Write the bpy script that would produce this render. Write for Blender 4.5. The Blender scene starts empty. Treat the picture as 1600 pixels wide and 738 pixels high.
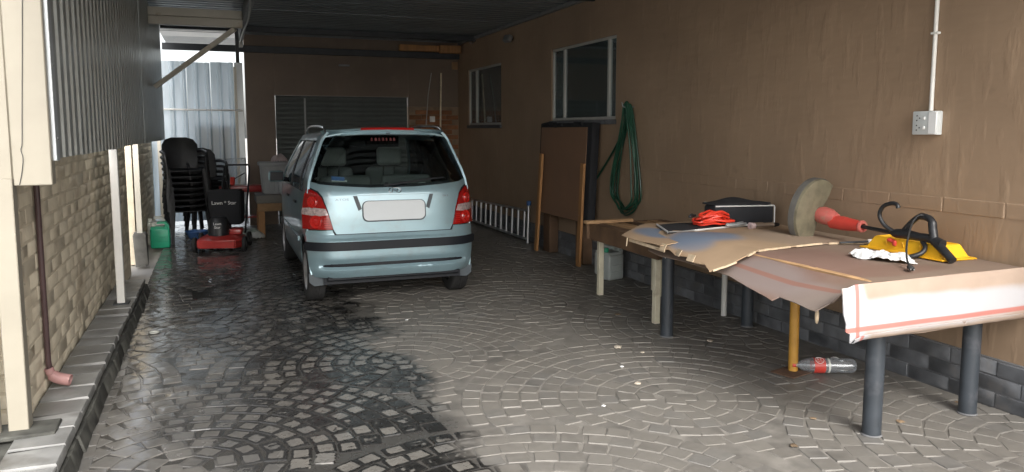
import bpy, bmesh, math, random
from mathutils import Vector, Matrix, Euler, noise as mnoise
random.seed(7)
S = bpy.context.scene
COL = S.collection
V = Vector
# ------------------------------------------------------------------ camera
W_PX, F_PX = 1600.0, 1200.0
CAM_H = 1.55
th = math.atan(132 / F_PX)
ps = math.atan(463 / F_PX * math.cos(th))
cd = bpy.data.cameras.new('camera')
cam = bpy.data.objects.new('camera', cd)
COL.objects.link(cam)
cd.sensor_fit = 'HORIZONTAL'
cd.sensor_width = 36.0
cd.lens = 36.0 * F_PX / W_PX
cd.shift_y = (335 - 369) / W_PX          # optical axis lies a little above the middle of the frame
cd.clip_start = 0.05
cd.clip_end = 3000
cam.location = (0, 0, CAM_H)
cam.rotation_euler = (math.pi / 2 - th, 0, -ps)
S.camera = cam
# ------------------------------------------------------------------ sky, sun, exposure (overcast daylight)
SUN_EL, SUN_AZ = math.radians(40), math.radians(182)      # azimuth clockwise from +Y: behind the camera
wd = bpy.data.worlds.new('World')
S.world = wd
wd.use_nodes = True
nt = wd.node_tree
bg = nt.nodes['Background']
sky = nt.nodes.new('ShaderNodeTexSky')
sky.sky_type = 'NISHITA'
sky.sun_disc = False
sky.sun_elevation = SUN_EL
sky.sun_rotation = SUN_AZ
sky.air_density = 1.0
sky.dust_density = 4.0
hs = nt.nodes.new('ShaderNodeHueSaturation')
hs.inputs['Saturation'].default_value = 0.33
nt.links.new(sky.outputs[0], hs.inputs['Color'])
nt.links.new(hs.outputs[0], bg.inputs['Color'])
bg.inputs['Strength'].default_value = 0.15
sd = bpy.data.lights.new('sun', 'SUN')
sd.energy = 0.65
sd.angle = math.radians(40)
sd.color = (1.0, 0.97, 0.93)
sun = bpy.data.objects.new('sun', sd)
COL.objects.link(sun)
sdir = V((math.sin(SUN_AZ) * math.cos(SUN_EL), math.cos(SUN_AZ) * math.cos(SUN_EL), math.sin(SUN_EL)))
sun.rotation_euler = (-sdir).to_track_quat('-Z', 'Y').to_euler()
sun.location = (0, -5, 12)
S.view_settings.view_transform = 'Standard'
S.view_settings.look = 'None'
S.view_settings.gamma = 1.0
S.view_settings.exposure = 1.6
S.view_settings.use_curve_mapping = False
S.render.engine = 'CYCLES'
S.cycles.use_denoising = True
S.cycles.max_bounces = 8
S.cycles.diffuse_bounces = 5
S.cycles.glossy_bounces = 4
S.cycles.transparent_max_bounces = 12
S.cycles.sample_clamp_indirect = 6.0

# ------------------------------------------------------------------ materials
def _new(name):
    m = bpy.data.materials.new(name)
    m.use_nodes = True
    n = m.node_tree.nodes
    return m, m.node_tree, n['Principled BSDF']

def link(nt, a, b):
    nt.links.new(a, b)

def noise(nt, scale, detail=4, coord='Object', stretch=None, rough=0.55):
    tc = nt.nodes.new('ShaderNodeTexCoord')
    src = tc.outputs[coord]
    if coord == 'World':
        pass
    if stretch:
        mp = nt.nodes.new('ShaderNodeMapping')
        mp.inputs['Scale'].default_value = stretch
        link(nt, src, mp.inputs['Vector'])
        src = mp.outputs[0]
    n = nt.nodes.new('ShaderNodeTexNoise')
    n.inputs['Scale'].default_value = scale
    n.inputs['Detail'].default_value = detail
    n.inputs['Roughness'].default_value = rough
    link(nt, src, n.inputs['Vector'])
    return n.outputs['Fac']

def worldnoise(nt, scale, detail=4, stretch=None):
    g = nt.nodes.new('ShaderNodeNewGeometry')
    src = g.outputs['Position']
    if stretch:
        mp = nt.nodes.new('ShaderNodeMapping')
        mp.inputs['Scale'].default_value = stretch
        link(nt, src, mp.inputs['Vector'])
        src = mp.outputs[0]
    n = nt.nodes.new('ShaderNodeTexNoise')
    n.inputs['Scale'].default_value = scale
    n.inputs['Detail'].default_value = detail
    link(nt, src, n.inputs['Vector'])
    return n.outputs['Fac']

def ramp(nt, fac, lo, hi, c0=(0, 0, 0, 1), c1=(1, 1, 1, 1)):
    r = nt.nodes.new('ShaderNodeValToRGB')
    r.color_ramp.elements[0].position = lo
    r.color_ramp.elements[1].position = hi
    r.color_ramp.elements[0].color = c0
    r.color_ramp.elements[1].color = c1
    link(nt, fac, r.inputs[0])
    return r.outputs[0]

def mixc(nt, fac, a, b, typ='MIX'):
    m = nt.nodes.new('ShaderNodeMix')
    m.data_type = 'RGBA'
    m.blend_type = typ
    for sock, v in ((m.inputs[0], fac), (m.inputs[6], a), (m.inputs[7], b)):
        if isinstance(v, (int, float)):
            sock.default_value = v
        elif isinstance(v, (tuple, list)):
            sock.default_value = tuple(v) + ((1,) if len(v) == 3 else ())
        else:
            link(nt, v, sock)
    return m.outputs[2]

def math_(nt, op, a, b=0.0, c=None):
    m = nt.nodes.new('ShaderNodeMath')
    m.operation = op
    m.use_clamp = False
    for i, v in enumerate((a, b, c)):
        if v is None:
            continue
        if isinstance(v, (int, float)):
            m.inputs[i].default_value = v
        else:
            link(nt, v, m.inputs[i])
    return m.outputs[0]

def smooth(nt, v, lo, hi):
    m = nt.nodes.new('ShaderNodeMapRange')
    m.interpolation_type = 'SMOOTHSTEP'
    link(nt, v, m.inputs[0])
    m.inputs[1].default_value = lo
    m.inputs[2].default_value = hi
    return m.outputs[0]

def bump(nt, b, h, strength=0.3, dist=0.01):
    n = nt.nodes.new('ShaderNodeBump')
    n.inputs['Strength'].default_value = strength
    n.inputs['Distance'].default_value = dist
    link(nt, h, n.inputs['Height'])
    link(nt, n.outputs[0], b.inputs['Normal'])

def mat(name, col, rough=0.6, metal=0.0, var=0.25, vscale=6.0, bumps=0.0, bscale=60.0, bdist=0.004,
        coat=0.0, dirt=None, dscale=3.0, dlo=0.5, dhi=0.7, stretch=None, rvar=0.12, rnd=0.0, spec=0.5, world=False):
    m, nt, b = _new(name)
    c = tuple(col) + (1,)
    if world:
        f = worldnoise(nt, vscale, 5, stretch)
    else:
        f = noise(nt, vscale, 5, stretch=stretch)
    dark = tuple(x * (1 - var) for x in col)
    lite = tuple(min(1, x * (1 + var)) for x in col)
    o = mixc(nt, ramp(nt, f, 0.3, 0.7), dark, lite)
    if rnd:
        oi = nt.nodes.new('ShaderNodeObjectInfo')
        k = math_(nt, 'MULTIPLY_ADD', oi.outputs['Random'], 2 * rnd, 1 - rnd)
        cc = nt.nodes.new('ShaderNodeCombineColor')
        for i in range(3):
            link(nt, k, cc.inputs[i])
        o = mixc(nt, 1.0, o, cc.outputs[0], 'MULTIPLY')
    if dirt:
        d = worldnoise(nt, dscale, 6) if world else noise(nt, dscale, 6, rough=0.65)
        o = mixc(nt, ramp(nt, d, dlo, dhi), o, dirt)
    link(nt, o, b.inputs['Base Color'])
    rf = math_(nt, 'MULTIPLY_ADD', f, rvar * 2, rough - rvar)
    link(nt, rf, b.inputs['Roughness'])
    b.inputs['Metallic'].default_value = metal
    b.inputs['Coat Weight'].default_value = coat
    b.inputs['Coat Roughness'].default_value = 0.06
    b.inputs['Specular IOR Level'].default_value = spec
    if bumps:
        h = worldnoise(nt, bscale, 4, stretch) if world else noise(nt, bscale, 4, stretch=stretch)
        bump(nt, b, h, bumps, bdist)
    return m

def glassmat(name, tint=(0.75, 0.82, 0.8), rough=0.02, extra=0.0):
    m, nt, b = _new(name)
    nt.nodes.remove(b)
    tr = nt.nodes.new('ShaderNodeBsdfTransparent')
    tr.inputs[0].default_value = tint + (1,)
    gl = nt.nodes.new('ShaderNodeBsdfGlossy')
    gl.inputs['Roughness'].default_value = rough
    gl.inputs['Color'].default_value = (0.95, 0.97, 1, 1)
    fr = nt.nodes.new('ShaderNodeFresnel')
    fr.inputs['IOR'].default_value = 1.5
    mx = nt.nodes.new('ShaderNodeMixShader')
    f = math_(nt, 'ADD', fr.outputs[0], extra)
    link(nt, f, mx.inputs[0])
    link(nt, tr.outputs[0], mx.inputs[1])
    link(nt, gl.outputs[0], mx.inputs[2])
    link(nt, mx.outputs[0], nt.nodes['Material Output'].inputs[0])
    return m

M = {}
# plaster of the right-hand wall: brown paint over rough render with vertical trowel runs
def mk_plaster(name, col):
    m, nt, b = _new(name)
    f = worldnoise(nt, 1.1, 5)
    o = mixc(nt, ramp(nt, f, 0.3, 0.72), tuple(c * 0.86 for c in col), tuple(c * 1.12 for c in col))
    s = worldnoise(nt, 4.0, 7, (1, 4.5, 0.7))
    o = mixc(nt, math_(nt, 'MULTIPLY', ramp(nt, s, 0.58, 0.72), 0.22), o, tuple(min(1, c * 1.55) for c in col))
    sc = worldnoise(nt, 7.0, 8)
    o = mixc(nt, math_(nt, 'MULTIPLY', ramp(nt, sc, 0.66, 0.74), 0.4), o, tuple(c * 0.6 for c in col))
    link(nt, o, b.inputs['Base Color'])
    b.inputs['Roughness'].default_value = 0.5
    b.inputs['Specular IOR Level'].default_value = 0.35
    h1 = worldnoise(nt, 3.2, 7, (1, 3.2, 0.8))
    h2 = worldnoise(nt, 2.2, 6, (1, 1.0, 0.7))
    h = math_(nt, 'ADD', math_(nt, 'MULTIPLY', ramp(nt, h1, 0.52, 0.70), 0.34), h2)
    h3 = worldnoise(nt, 1.5, 3, (1, 0.9, 3.2))
    h = math_(nt, 'ADD', h, math_(nt, 'MULTIPLY', h3, 1.3))
    bump(nt, b, h, 0.5, 0.013)
    return m
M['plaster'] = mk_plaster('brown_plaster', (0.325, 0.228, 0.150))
M['plaster_back_shaded'] = mk_plaster('brown_plaster_shade_tinted', (0.20, 0.15, 0.112))  # same brown plaster, darkened in colour for the weak light at the back
M['dado'] = mat('dark_grey_painted_brick', (0.125, 0.130, 0.138), 0.6, var=0.3, vscale=9, bumps=0.3, bscale=50, rnd=0.3, dirt=(0.16, 0.15, 0.14), dscale=5, dlo=0.56, dhi=0.75, world=True)
M['dado_mortar'] = mat('dark_grey_mortar', (0.14, 0.142, 0.145), 0.8, var=0.3)
M['cream_brick'] = mat('cream_painted_brick', (0.72, 0.64, 0.49), 0.7, var=0.10, vscale=5, bumps=0.5, bscale=35, bdist=0.006, rnd=0.035, dirt=(0.48, 0.40, 0.29), dscale=2.4, dlo=0.55, dhi=0.75, world=True)
M['cream_mortar'] = mat('dirty_cream_mortar', (0.66, 0.58, 0.44), 0.9, var=0.12, vscale=14, world=True)
M['face_brick'] = mat('orange_face_brick', (0.30, 0.13, 0.06), 0.8, var=0.3, vscale=8, bumps=0.3, rnd=0.25)
M['face_mortar'] = mat('sandy_mortar', (0.30, 0.22, 0.15), 0.9)
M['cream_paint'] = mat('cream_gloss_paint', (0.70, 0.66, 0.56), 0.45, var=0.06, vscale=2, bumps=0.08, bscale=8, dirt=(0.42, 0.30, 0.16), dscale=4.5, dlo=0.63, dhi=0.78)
M['cream_near_dimmed'] = mat('stained_cream_paint_dimmed', (0.30, 0.275, 0.22), 0.5, var=0.10, vscale=2.5, bumps=0.1, bscale=8, dirt=(0.22, 0.14, 0.07), dscale=3.2, dlo=0.60, dhi=0.74)  # rust-stained cream, base colour darkened to offset the bright light it faces
M['white_paint'] = mat('white_paint', (0.80, 0.79, 0.75), 0.45, var=0.05, vscale=3, dirt=(0.45, 0.38, 0.30), dscale=6, dlo=0.66, dhi=0.8)
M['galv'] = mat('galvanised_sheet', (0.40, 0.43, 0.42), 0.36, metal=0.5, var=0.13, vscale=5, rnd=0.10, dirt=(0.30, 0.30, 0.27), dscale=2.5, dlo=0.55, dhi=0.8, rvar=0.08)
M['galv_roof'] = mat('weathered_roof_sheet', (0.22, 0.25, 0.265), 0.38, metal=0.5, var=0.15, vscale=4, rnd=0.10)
M['galv_light'] = mat('light_zinc_flashing', (0.58, 0.62, 0.64), 0.4, metal=0.5, var=0.08, vscale=3)
M['steel_dark'] = mat('dark_painted_steel', (0.05, 0.055, 0.06), 0.5, metal=0.3, var=0.2)
M['steel_grey'] = mat('grey_steel', (0.26, 0.27, 0.27), 0.5, metal=0.4, var=0.2)
M['alu'] = mat('aluminium', (0.72, 0.73, 0.75), 0.32, metal=0.9, var=0.1)
M['alu_white'] = mat('pale_aluminium_frame', (0.46, 0.46, 0.43), 0.45, metal=0.2, var=0.1)
M['black_pl'] = mat('black_plastic', (0.018, 0.019, 0.021), 0.42, var=0.25, vscale=12, dirt=(0.06, 0.06, 0.06), dlo=0.6, dhi=0.85)
M['black_rub'] = mat('black_rubber', (0.022, 0.022, 0.022), 0.8, var=0.3)
M['black_fab'] = mat('black_fabric', (0.014, 0.015, 0.018), 0.85, var=0.3, bumps=0.2, bscale=300)
M['white_pipe'] = mat('white_piping', (0.62, 0.62, 0.60), 0.7, var=0.1)
M['pvc_white'] = mat('white_pvc', (0.78, 0.77, 0.72), 0.4, var=0.05)
M['cream_leg'] = mat('cream_painted_leg', (0.66, 0.61, 0.46), 0.55, var=0.12, vscale=7, dirt=(0.35, 0.28, 0.18), dlo=0.62, dhi=0.75)
M['black_leg'] = mat('dark_grey_pipe', (0.035, 0.042, 0.05), 0.45, var=0.25, vscale=6, dirt=(0.10, 0.10, 0.11), dscale=5, dlo=0.55, dhi=0.8)
M['yellow_leg'] = mat('ochre_painted_pipe', (0.52, 0.27, 0.045), 0.45, var=0.15, vscale=7, dirt=(0.22, 0.12, 0.05), dlo=0.6, dhi=0.8)
M['rust'] = mat('rusty_plate', (0.12, 0.07, 0.045), 0.8, var=0.4, vscale=20)
M['wood_dark'] = mat('old_dark_timber', (0.13, 0.075, 0.04), 0.75, var=0.35, vscale=5, stretch=(1, 1, 1), bumps=0.2, rnd=0.2)
M['wood_tan'] = mat('tan_timber', (0.36, 0.22, 0.11), 0.7, var=0.25, vscale=6, bumps=0.15, rnd=0.15)
M['wood_or'] = mat('orange_timber', (0.40, 0.20, 0.075), 0.6, var=0.25, vscale=4, stretch=(6, 6, 0.6), bumps=0.1, rnd=0.1)
M['bench_top'] = mat('grey_weathered_board', (0.22, 0.21, 0.19), 0.7, var=0.15, vscale=5)
M['brown_board'] = mat('brown_hardboard', (0.23, 0.13, 0.075), 0.65, var=0.12, vscale=2.5)
M['door_slat'] = mat('green_grey_roller_slat', (0.10, 0.115, 0.11), 0.45, metal=0.3, var=0.12, rnd=0.08)
M['kerb_top'] = mat('grey_kerb_slab', (0.20, 0.20, 0.192), 0.42, var=0.25, vscale=6, bumps=0.25, bscale=40, rnd=0.16, world=True, dirt=(0.09, 0.085, 0.075), dscale=3.5, dlo=0.55, dhi=0.72, rvar=0.15)
M['kerb_side'] = mat('dark_kerb_concrete', (0.06, 0.06, 0.052), 0.8, var=0.5, vscale=12, bumps=0.5, bscale=30, world=True)  # dark mottled concrete of the kerb face and post base
M['concrete'] = mat('grey_concrete', (0.17, 0.165, 0.15), 0.8, var=0.3, vscale=8, bumps=0.4)
M['earth'] = mat('outside_concrete_ground', (0.48, 0.455, 0.415), 0.9, var=0.2, vscale=0.6, world=True)
M['maroon'] = mat('maroon_pvc_pipe', (0.07, 0.04, 0.04), 0.5, var=0.2)
M['pinkpipe'] = mat('faded_maroon_shoe', (0.36, 0.20, 0.19), 0.5, var=0.2)
M['green_pl'] = mat('green_plastic', (0.02, 0.36, 0.20), 0.35, var=0.12)
M['white_pl'] = mat('milky_plastic', (0.62, 0.63, 0.58), 0.4, var=0.1)
M['clear_can'] = mat('translucent_jerrycan', (0.44, 0.48, 0.46), 0.35, var=0.12)
M['blue_pl'] = mat('blue_plastic', (0.06, 0.14, 0.34), 0.4)
M['grey_tub'] = mat('grey_plastic_tub', (0.34, 0.36, 0.37), 0.5, var=0.08)
M['pale_tub'] = mat('pale_grey_plastic_tub', (0.55, 0.58, 0.60), 0.5, var=0.06)
M['red_paint'] = mat('red_enamel', (0.42, 0.035, 0.03), 0.35, var=0.15, coat=0.3, dirt=(0.12, 0.04, 0.035), dlo=0.6, dhi=0.8)
M['red_pl'] = mat('red_plastic', (0.55, 0.055, 0.04), 0.4, var=0.12)
M['red_faded'] = mat('faded_red_plastic', (0.48, 0.12, 0.10), 0.5, var=0.2, dirt=(0.30, 0.24, 0.17), dscale=14, dlo=0.52, dhi=0.72)
M['red_cable'] = mat('red_cable', (0.72, 0.05, 0.025), 0.4, var=0.1)
M['olive'] = mat('olive_grass_stained_plastic', (0.145, 0.13, 0.085), 0.75, var=0.35, vscale=9, dirt=(0.20, 0.175, 0.12), dscale=6, dlo=0.5, dhi=0.75)
M['guard_rim'] = mat('grey_dusty_plastic', (0.11, 0.105, 0.095), 0.7, var=0.25, vscale=10)
M['yellow_pl'] = mat('yellow_plastic', (0.80, 0.44, 0.02), 0.4, var=0.06)
M['cloth_w'] = mat('white_cloth', (0.72, 0.73, 0.72), 0.9, var=0.08, bumps=0.3, bscale=30, bdist=0.01)
M['cloth_p'] = mat('pinkish_cloth', (0.50, 0.42, 0.42), 0.9, var=0.15)
M['hose'] = mat('green_hose', (0.012, 0.06, 0.035), 0.35, var=0.3)
M['plate'] = mat('plain_white_plate', (0.60, 0.64, 0.66), 0.35, var=0.03)
M['soc'] = mat('grey_socket_plastic', (0.62, 0.65, 0.64), 0.4, var=0.04)
M['soc_w'] = mat('white_socket_plastic', (0.85, 0.86, 0.85), 0.4, var=0.03)
M['chrome'] = mat('chrome', (0.72, 0.73, 0.74), 0.15, metal=1.0, var=0.05, rvar=0.05)
M['dull_chrome'] = mat('dull_chrome', (0.16, 0.17, 0.18), 0.35, metal=0.6)
M['red_ink'] = mat('faint_red_sticker', (0.11, 0.025, 0.025), 0.6)
M['white_ink'] = mat('white_print', (0.75, 0.75, 0.72), 0.6, var=0.03)
M['litter'] = mat('pale_litter', (0.50, 0.44, 0.36), 0.8, var=0.3)
M['leaf'] = mat('dry_leaf', (0.20, 0.14, 0.085), 0.8, var=0.3, rnd=0.3)
M['room'] = mat('dim_room_plaster', (0.45, 0.47, 0.47), 0.9)
M['curtain'] = mat('net_curtain', (0.50, 0.48, 0.44), 0.9, var=0.15, vscale=6, stretch=(1, 10, 0.3))
M['winglass'] = glassmat('window_glass', (0.72, 0.8, 0.8), 0.03, 0.16)
M['carglass'] = glassmat('tinted_car_glass', (0.80, 0.85, 0.84), 0.02, 0.01)
M['pet'] = glassmat('clear_bottle_plastic', (0.93, 0.95, 0.95), 0.06, 0.03)
def diffuse_veil(m, col, k):  # mixes an even diffuse colour over the glass shader
    _n = m.node_tree
    _d = _n.nodes.new('ShaderNodeBsdfDiffuse'); _d.inputs[0].default_value = col + (1,)
    _x = _n.nodes.new('ShaderNodeMixShader'); _x.inputs[0].default_value = k
    _o = _n.nodes['Material Output']; _src = _o.inputs[0].links[0].from_socket
    _n.links.new(_src, _x.inputs[1]); _n.links.new(_d.outputs[0], _x.inputs[2]); _n.links.new(_x.outputs[0], _o.inputs[0])
diffuse_veil(M['pet'], (.6, .62, .64), .18)  # whitish diffuse share keeps the clear plastic from rendering dark
diffuse_veil(M['winglass'], (.42, .50, .50), .09)  # grey veil painted into the panes for reflected light
M['paint'] = mat('pale_blue_metallic_paint', (0.255, 0.375, 0.42), 0.34, metal=0.4, var=0.05, vscale=2, dirt=(0.24, 0.30, 0.31), dscale=5, dlo=0.5, dhi=0.8, coat=0.7, rvar=0.03)
M['car_black'] = mat('black_car_trim', (0.011, 0.013, 0.017), 0.5, spec=0.3, var=0.1)
M['car_in'] = mat('grey_car_interior', (0.24, 0.25, 0.245), 0.9, var=0.1)
M['car_seat'] = mat('dark_grey_seat_fabric', (0.13, 0.14, 0.14), 0.9, var=0.1)
M['lens_red'] = mat('red_tail_lens', (0.27, 0.005, 0.005), 0.16, var=0.12, vscale=20, coat=0.8, rvar=0.03)
M['lens_red2'] = mat('bright_red_round_lens', (0.42, 0.012, 0.01), 0.14, var=0.1, coat=0.8, rvar=0.03)
M['lens_clear'] = mat('clear_tail_lens', (0.62, 0.50, 0.50), 0.18, metal=0.5, var=0.35, vscale=45, coat=0.5, rvar=0.05)
M['flap'] = mat('grey_mud_flap', (0.06, 0.075, 0.085), 0.5, var=0.15)
M['rim'] = mat('silver_wheel', (0.5, 0.5, 0.5), 0.4, metal=0.7)

def mk_card(name, base, spray, blobs, lines=None):
    """cardboard with overspray: blobs = (x, y, rx, ry, strength, colour) in metres on the sheet"""
    m, nt, b = _new(name)
    g = nt.nodes.new('ShaderNodeNewGeometry')
    sp = nt.nodes.new('ShaderNodeSeparateXYZ')
    link(nt, g.outputs['Position'], sp.inputs[0])
    n1 = worldnoise(nt, 3.5, 5)
    n2 = worldnoise(nt, 2.0, 4)
    o = mixc(nt, ramp(nt, n1, 0.3, 0.7), tuple(c * 0.86 for c in base), tuple(min(1, c * 1.1) for c in base))
    for (ax, x0, r0, ay, y0, r1, st, col) in blobs:
        dx = math_(nt, 'DIVIDE', math_(nt, 'SUBTRACT', sp.outputs[ax], x0), r0)
        dy = math_(nt, 'DIVIDE', math_(nt, 'SUBTRACT', sp.outputs[ay], y0), r1)
        d = math_(nt, 'ADD', math_(nt, 'MULTIPLY', dx, dx), math_(nt, 'MULTIPLY', dy, dy))
        d = math_(nt, 'ADD', d, math_(nt, 'MULTIPLY', math_(nt, 'SUBTRACT', n2, 0.5), 1.6))
        k = math_(nt, 'MULTIPLY', math_(nt, 'SUBTRACT', 1.0, smooth(nt, d, 0.25, 1.15)), st)
        o = mixc(nt, k, o, col)
    for (ax, a0, w, col, st) in (lines or []):
        d = math_(nt, 'ABSOLUTE', math_(nt, 'SUBTRACT', sp.outputs[ax], a0))
        k = math_(nt, 'MULTIPLY', math_(nt, 'SUBTRACT', 1.0, smooth(nt, d, w * 0.5, w)), st)
        o = mixc(nt, k, o, col)
    link(nt, o, b.inputs['Base Color'])
    b.inputs['Roughness'].default_value = 0.75
    b.inputs['Specular IOR Level'].default_value = 0.3
    h = worldnoise(nt, 9.0, 4)
    bump(nt, b, h, 0.25, 0.01)
    return m
CB = (0.40, 0.285, 0.185)
CB2 = (0.33, 0.25, 0.185)
BLUE = (0.17, 0.215, 0.29)
REDD = (0.27, 0.12, 0.085)
WHT = (0.44, 0.44, 0.455)
M['cardA'] = mk_card('cardboard_red_overspray', (0.23, 0.17, 0.13), None,
    [(0, 3.05, .45, 1, 3.45, .5, .75, (0.21, 0.125, 0.10)), (0, 2.86, .13, 1, 3.55, .5, .5, (0.27, 0.25, 0.245)), (0, 2.80, .12, 1, 3.05, .25, .5, (0.29, 0.25, 0.23)), (0, 3.3, .4, 1, 3.0, .14, .6, (0.20, 0.12, 0.09))], [(0, 2.87, .018, REDD, .7)])
M['cardB'] = mk_card('cardboard_blue_overspray', CB, None,
    [(0, 3.02, .26, 1, 4.3, .30, .95, BLUE), (0, 2.86, .13, 1, 4.2, .26, .7, BLUE), (0, 3.7, .5, 1, 4.1, .4, .6, (0.26, 0.21, 0.17))])
M['cardC'] = mk_card('cardboard_blue_patch', CB, None, [(0, 2.92, .15, 1, 4.68, .27, .95, BLUE)])
M['cardF'] = mk_card('cardboard_white_overspray', (0.37, 0.285, 0.225), None,
    [(0, 3.42, 1.3, 2, 0.665, .085, .95, WHT), (0, 2.78, .09, 2, 0.68, .2, .95, WHT)], [(0, 2.805, .016, (0.42, 0.14, 0.11), .85), (2, 0.607, .016, (0.42, 0.14, 0.11), .9)])
M['card_edge'] = mat('raw_cardboard_edge', (0.55, 0.43, 0.29), 0.8, var=0.2, vscale=30)

# cobbles: dry grey-brown stones, wet and oil-dark on the left, sheen beside the kerb
def mk_cobble(name, stone=True):
    m, nt, b = _new(name)
    g = nt.nodes.new('ShaderNodeNewGeometry')
    sp = nt.nodes.new('ShaderNodeSeparateXYZ')
    link(nt, g.outputs['Position'], sp.inputs[0])
    x, y = sp.outputs[0], sp.outputs[1]
    n1 = worldnoise(nt, 1.6, 5)
    n2 = worldnoise(nt, 6.0, 5)
    n3 = worldnoise(nt, 28.0, 5)
    wob = math_(nt, 'MULTIPLY', math_(nt, 'SUBTRACT', n1, 0.5), 1.5)
    wob2 = math_(nt, 'MULTIPLY', math_(nt, 'SUBTRACT', n2, 0.5), 0.5)
    xw = math_(nt, 'ADD', math_(nt, 'ADD', x, wob), wob2)
    # stained area: x from about -0.1 to 1.0, nearer than the car's back wheels
    inx = math_(nt, 'MULTIPLY', smooth(nt, xw, -0.35, 0.10), math_(nt, 'SUBTRACT', 1.0, smooth(nt, xw, 1.0, 1.25)))
    iny = math_(nt, 'SUBTRACT', 1.0, smooth(nt, math_(nt, 'ADD', y, wob), 9.0, 11.5))
    stain = math_(nt, 'MULTIPLY', inx, iny)
    leftwet = math_(nt, 'SUBTRACT', 1.0, smooth(nt, xw, 0.0, 0.7))
    if stone:
        oi = nt.nodes.new('ShaderNodeObjectInfo')
        at = nt.nodes.new('ShaderNodeAttribute')
        at.attribute_name = 'tone'
        rnd = math_(nt, 'FRACT', math_(nt, 'ADD', math_(nt, 'MULTIPLY', oi.outputs['Random'], 3.7), at.outputs['Fac']))
        dry = mixc(nt, rnd, (0.150, 0.141, 0.126), (0.188, 0.176, 0.156))
        tint = math_(nt, 'FRACT', math_(nt, 'MULTIPLY', rnd, 7.31))
        dry = mixc(nt, math_(nt, 'MULTIPLY', ramp(nt, tint, 0.80, 0.86), 0.2), dry, (0.12, 0.13, 0.14))
        dry = mixc(nt, math_(nt, 'MULTIPLY', ramp(nt, n3, 0.45, 0.75), 0.5), dry, (0.22, 0.21, 0.19))
        dry = mixc(nt, math_(nt, 'MULTIPLY', ramp(nt, n2, 0.52, 0.68), 0.5), dry, (0.085, 0.08, 0.074))
        wet = mixc(nt, n3, (0.009, 0.0088, 0.0085), (0.022, 0.0212, 0.020))
        ct = nt.nodes.new('ShaderNodeAttribute')
        ct.attribute_name = 'ctr'
        worn = smooth(nt, math_(nt, 'ADD', math_(nt, 'ADD', math_(nt, 'MULTIPLY', rnd, 0.34), math_(nt, 'MULTIPLY', smooth(nt, ct.outputs['Fac'], 0.08, 0.42), 0.36)), math_(nt, 'ADD', math_(nt, 'MULTIPLY', n1, 0.75), math_(nt, 'MULTIPLY', n3, 0.45))), 1.00, 1.06)
        k = math_(nt, 'MULTIPLY', stain, math_(nt, 'SUBTRACT', 1.0, math_(nt, 'MULTIPLY', worn, 0.8)))
        o = mixc(nt, k, dry, wet)
        o = mixc(nt, math_(nt, 'MULTIPLY', leftwet, 0.45), o, (0.06, 0.06, 0.06))
    else:
        dry = mixc(nt, ramp(nt, n2, 0.35, 0.65), (0.11, 0.104, 0.094), (0.26, 0.245, 0.22))
        k = smooth(nt, math_(nt, 'ADD', math_(nt, 'MULTIPLY', wob, 0.8), x), 0.7, 1.5)
        o = mixc(nt, k, (0.05, 0.048, 0.044), dry)
    dusty_ = math_(nt, 'MULTIPLY', math_(nt, 'MULTIPLY', ramp(nt, worldnoise(nt, 2.7, 7), 0.42, 0.66), 0.75), smooth(nt, xw, 0.95, 1.35))
    dcol = mixc(nt, n3, (0.148, 0.138, 0.122), (0.218, 0.204, 0.180))
    o = mixc(nt, dusty_, o, dcol)
    link(nt, o, b.inputs['Base Color'])
    r = math_(nt, 'MULTIPLY_ADD', n3, 0.22, 0.42)
    wetness = math_(nt, 'MAXIMUM', math_(nt, 'MULTIPLY', leftwet, ramp(nt, n2, 0.22, 0.42)), math_(nt, 'MULTIPLY', stain, 0.6))
    r = math_(nt, 'SUBTRACT', r, math_(nt, 'MULTIPLY', wetness, 0.40))
    r = math_(nt, 'MAXIMUM', r, 0.10)
    link(nt, r, b.inputs['Roughness'])
    b.inputs['Specular IOR Level'].default_value = 0.5
    bump(nt, b, math_(nt, 'ADD', n3, math_(nt, 'MULTIPLY', n2, 1.5)), 0.22, 0.004)
    return m
M['cobble'] = mk_cobble('granite_cobble', True)
M['joint'] = mk_cobble('cobble_joint_sand', False)

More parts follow.
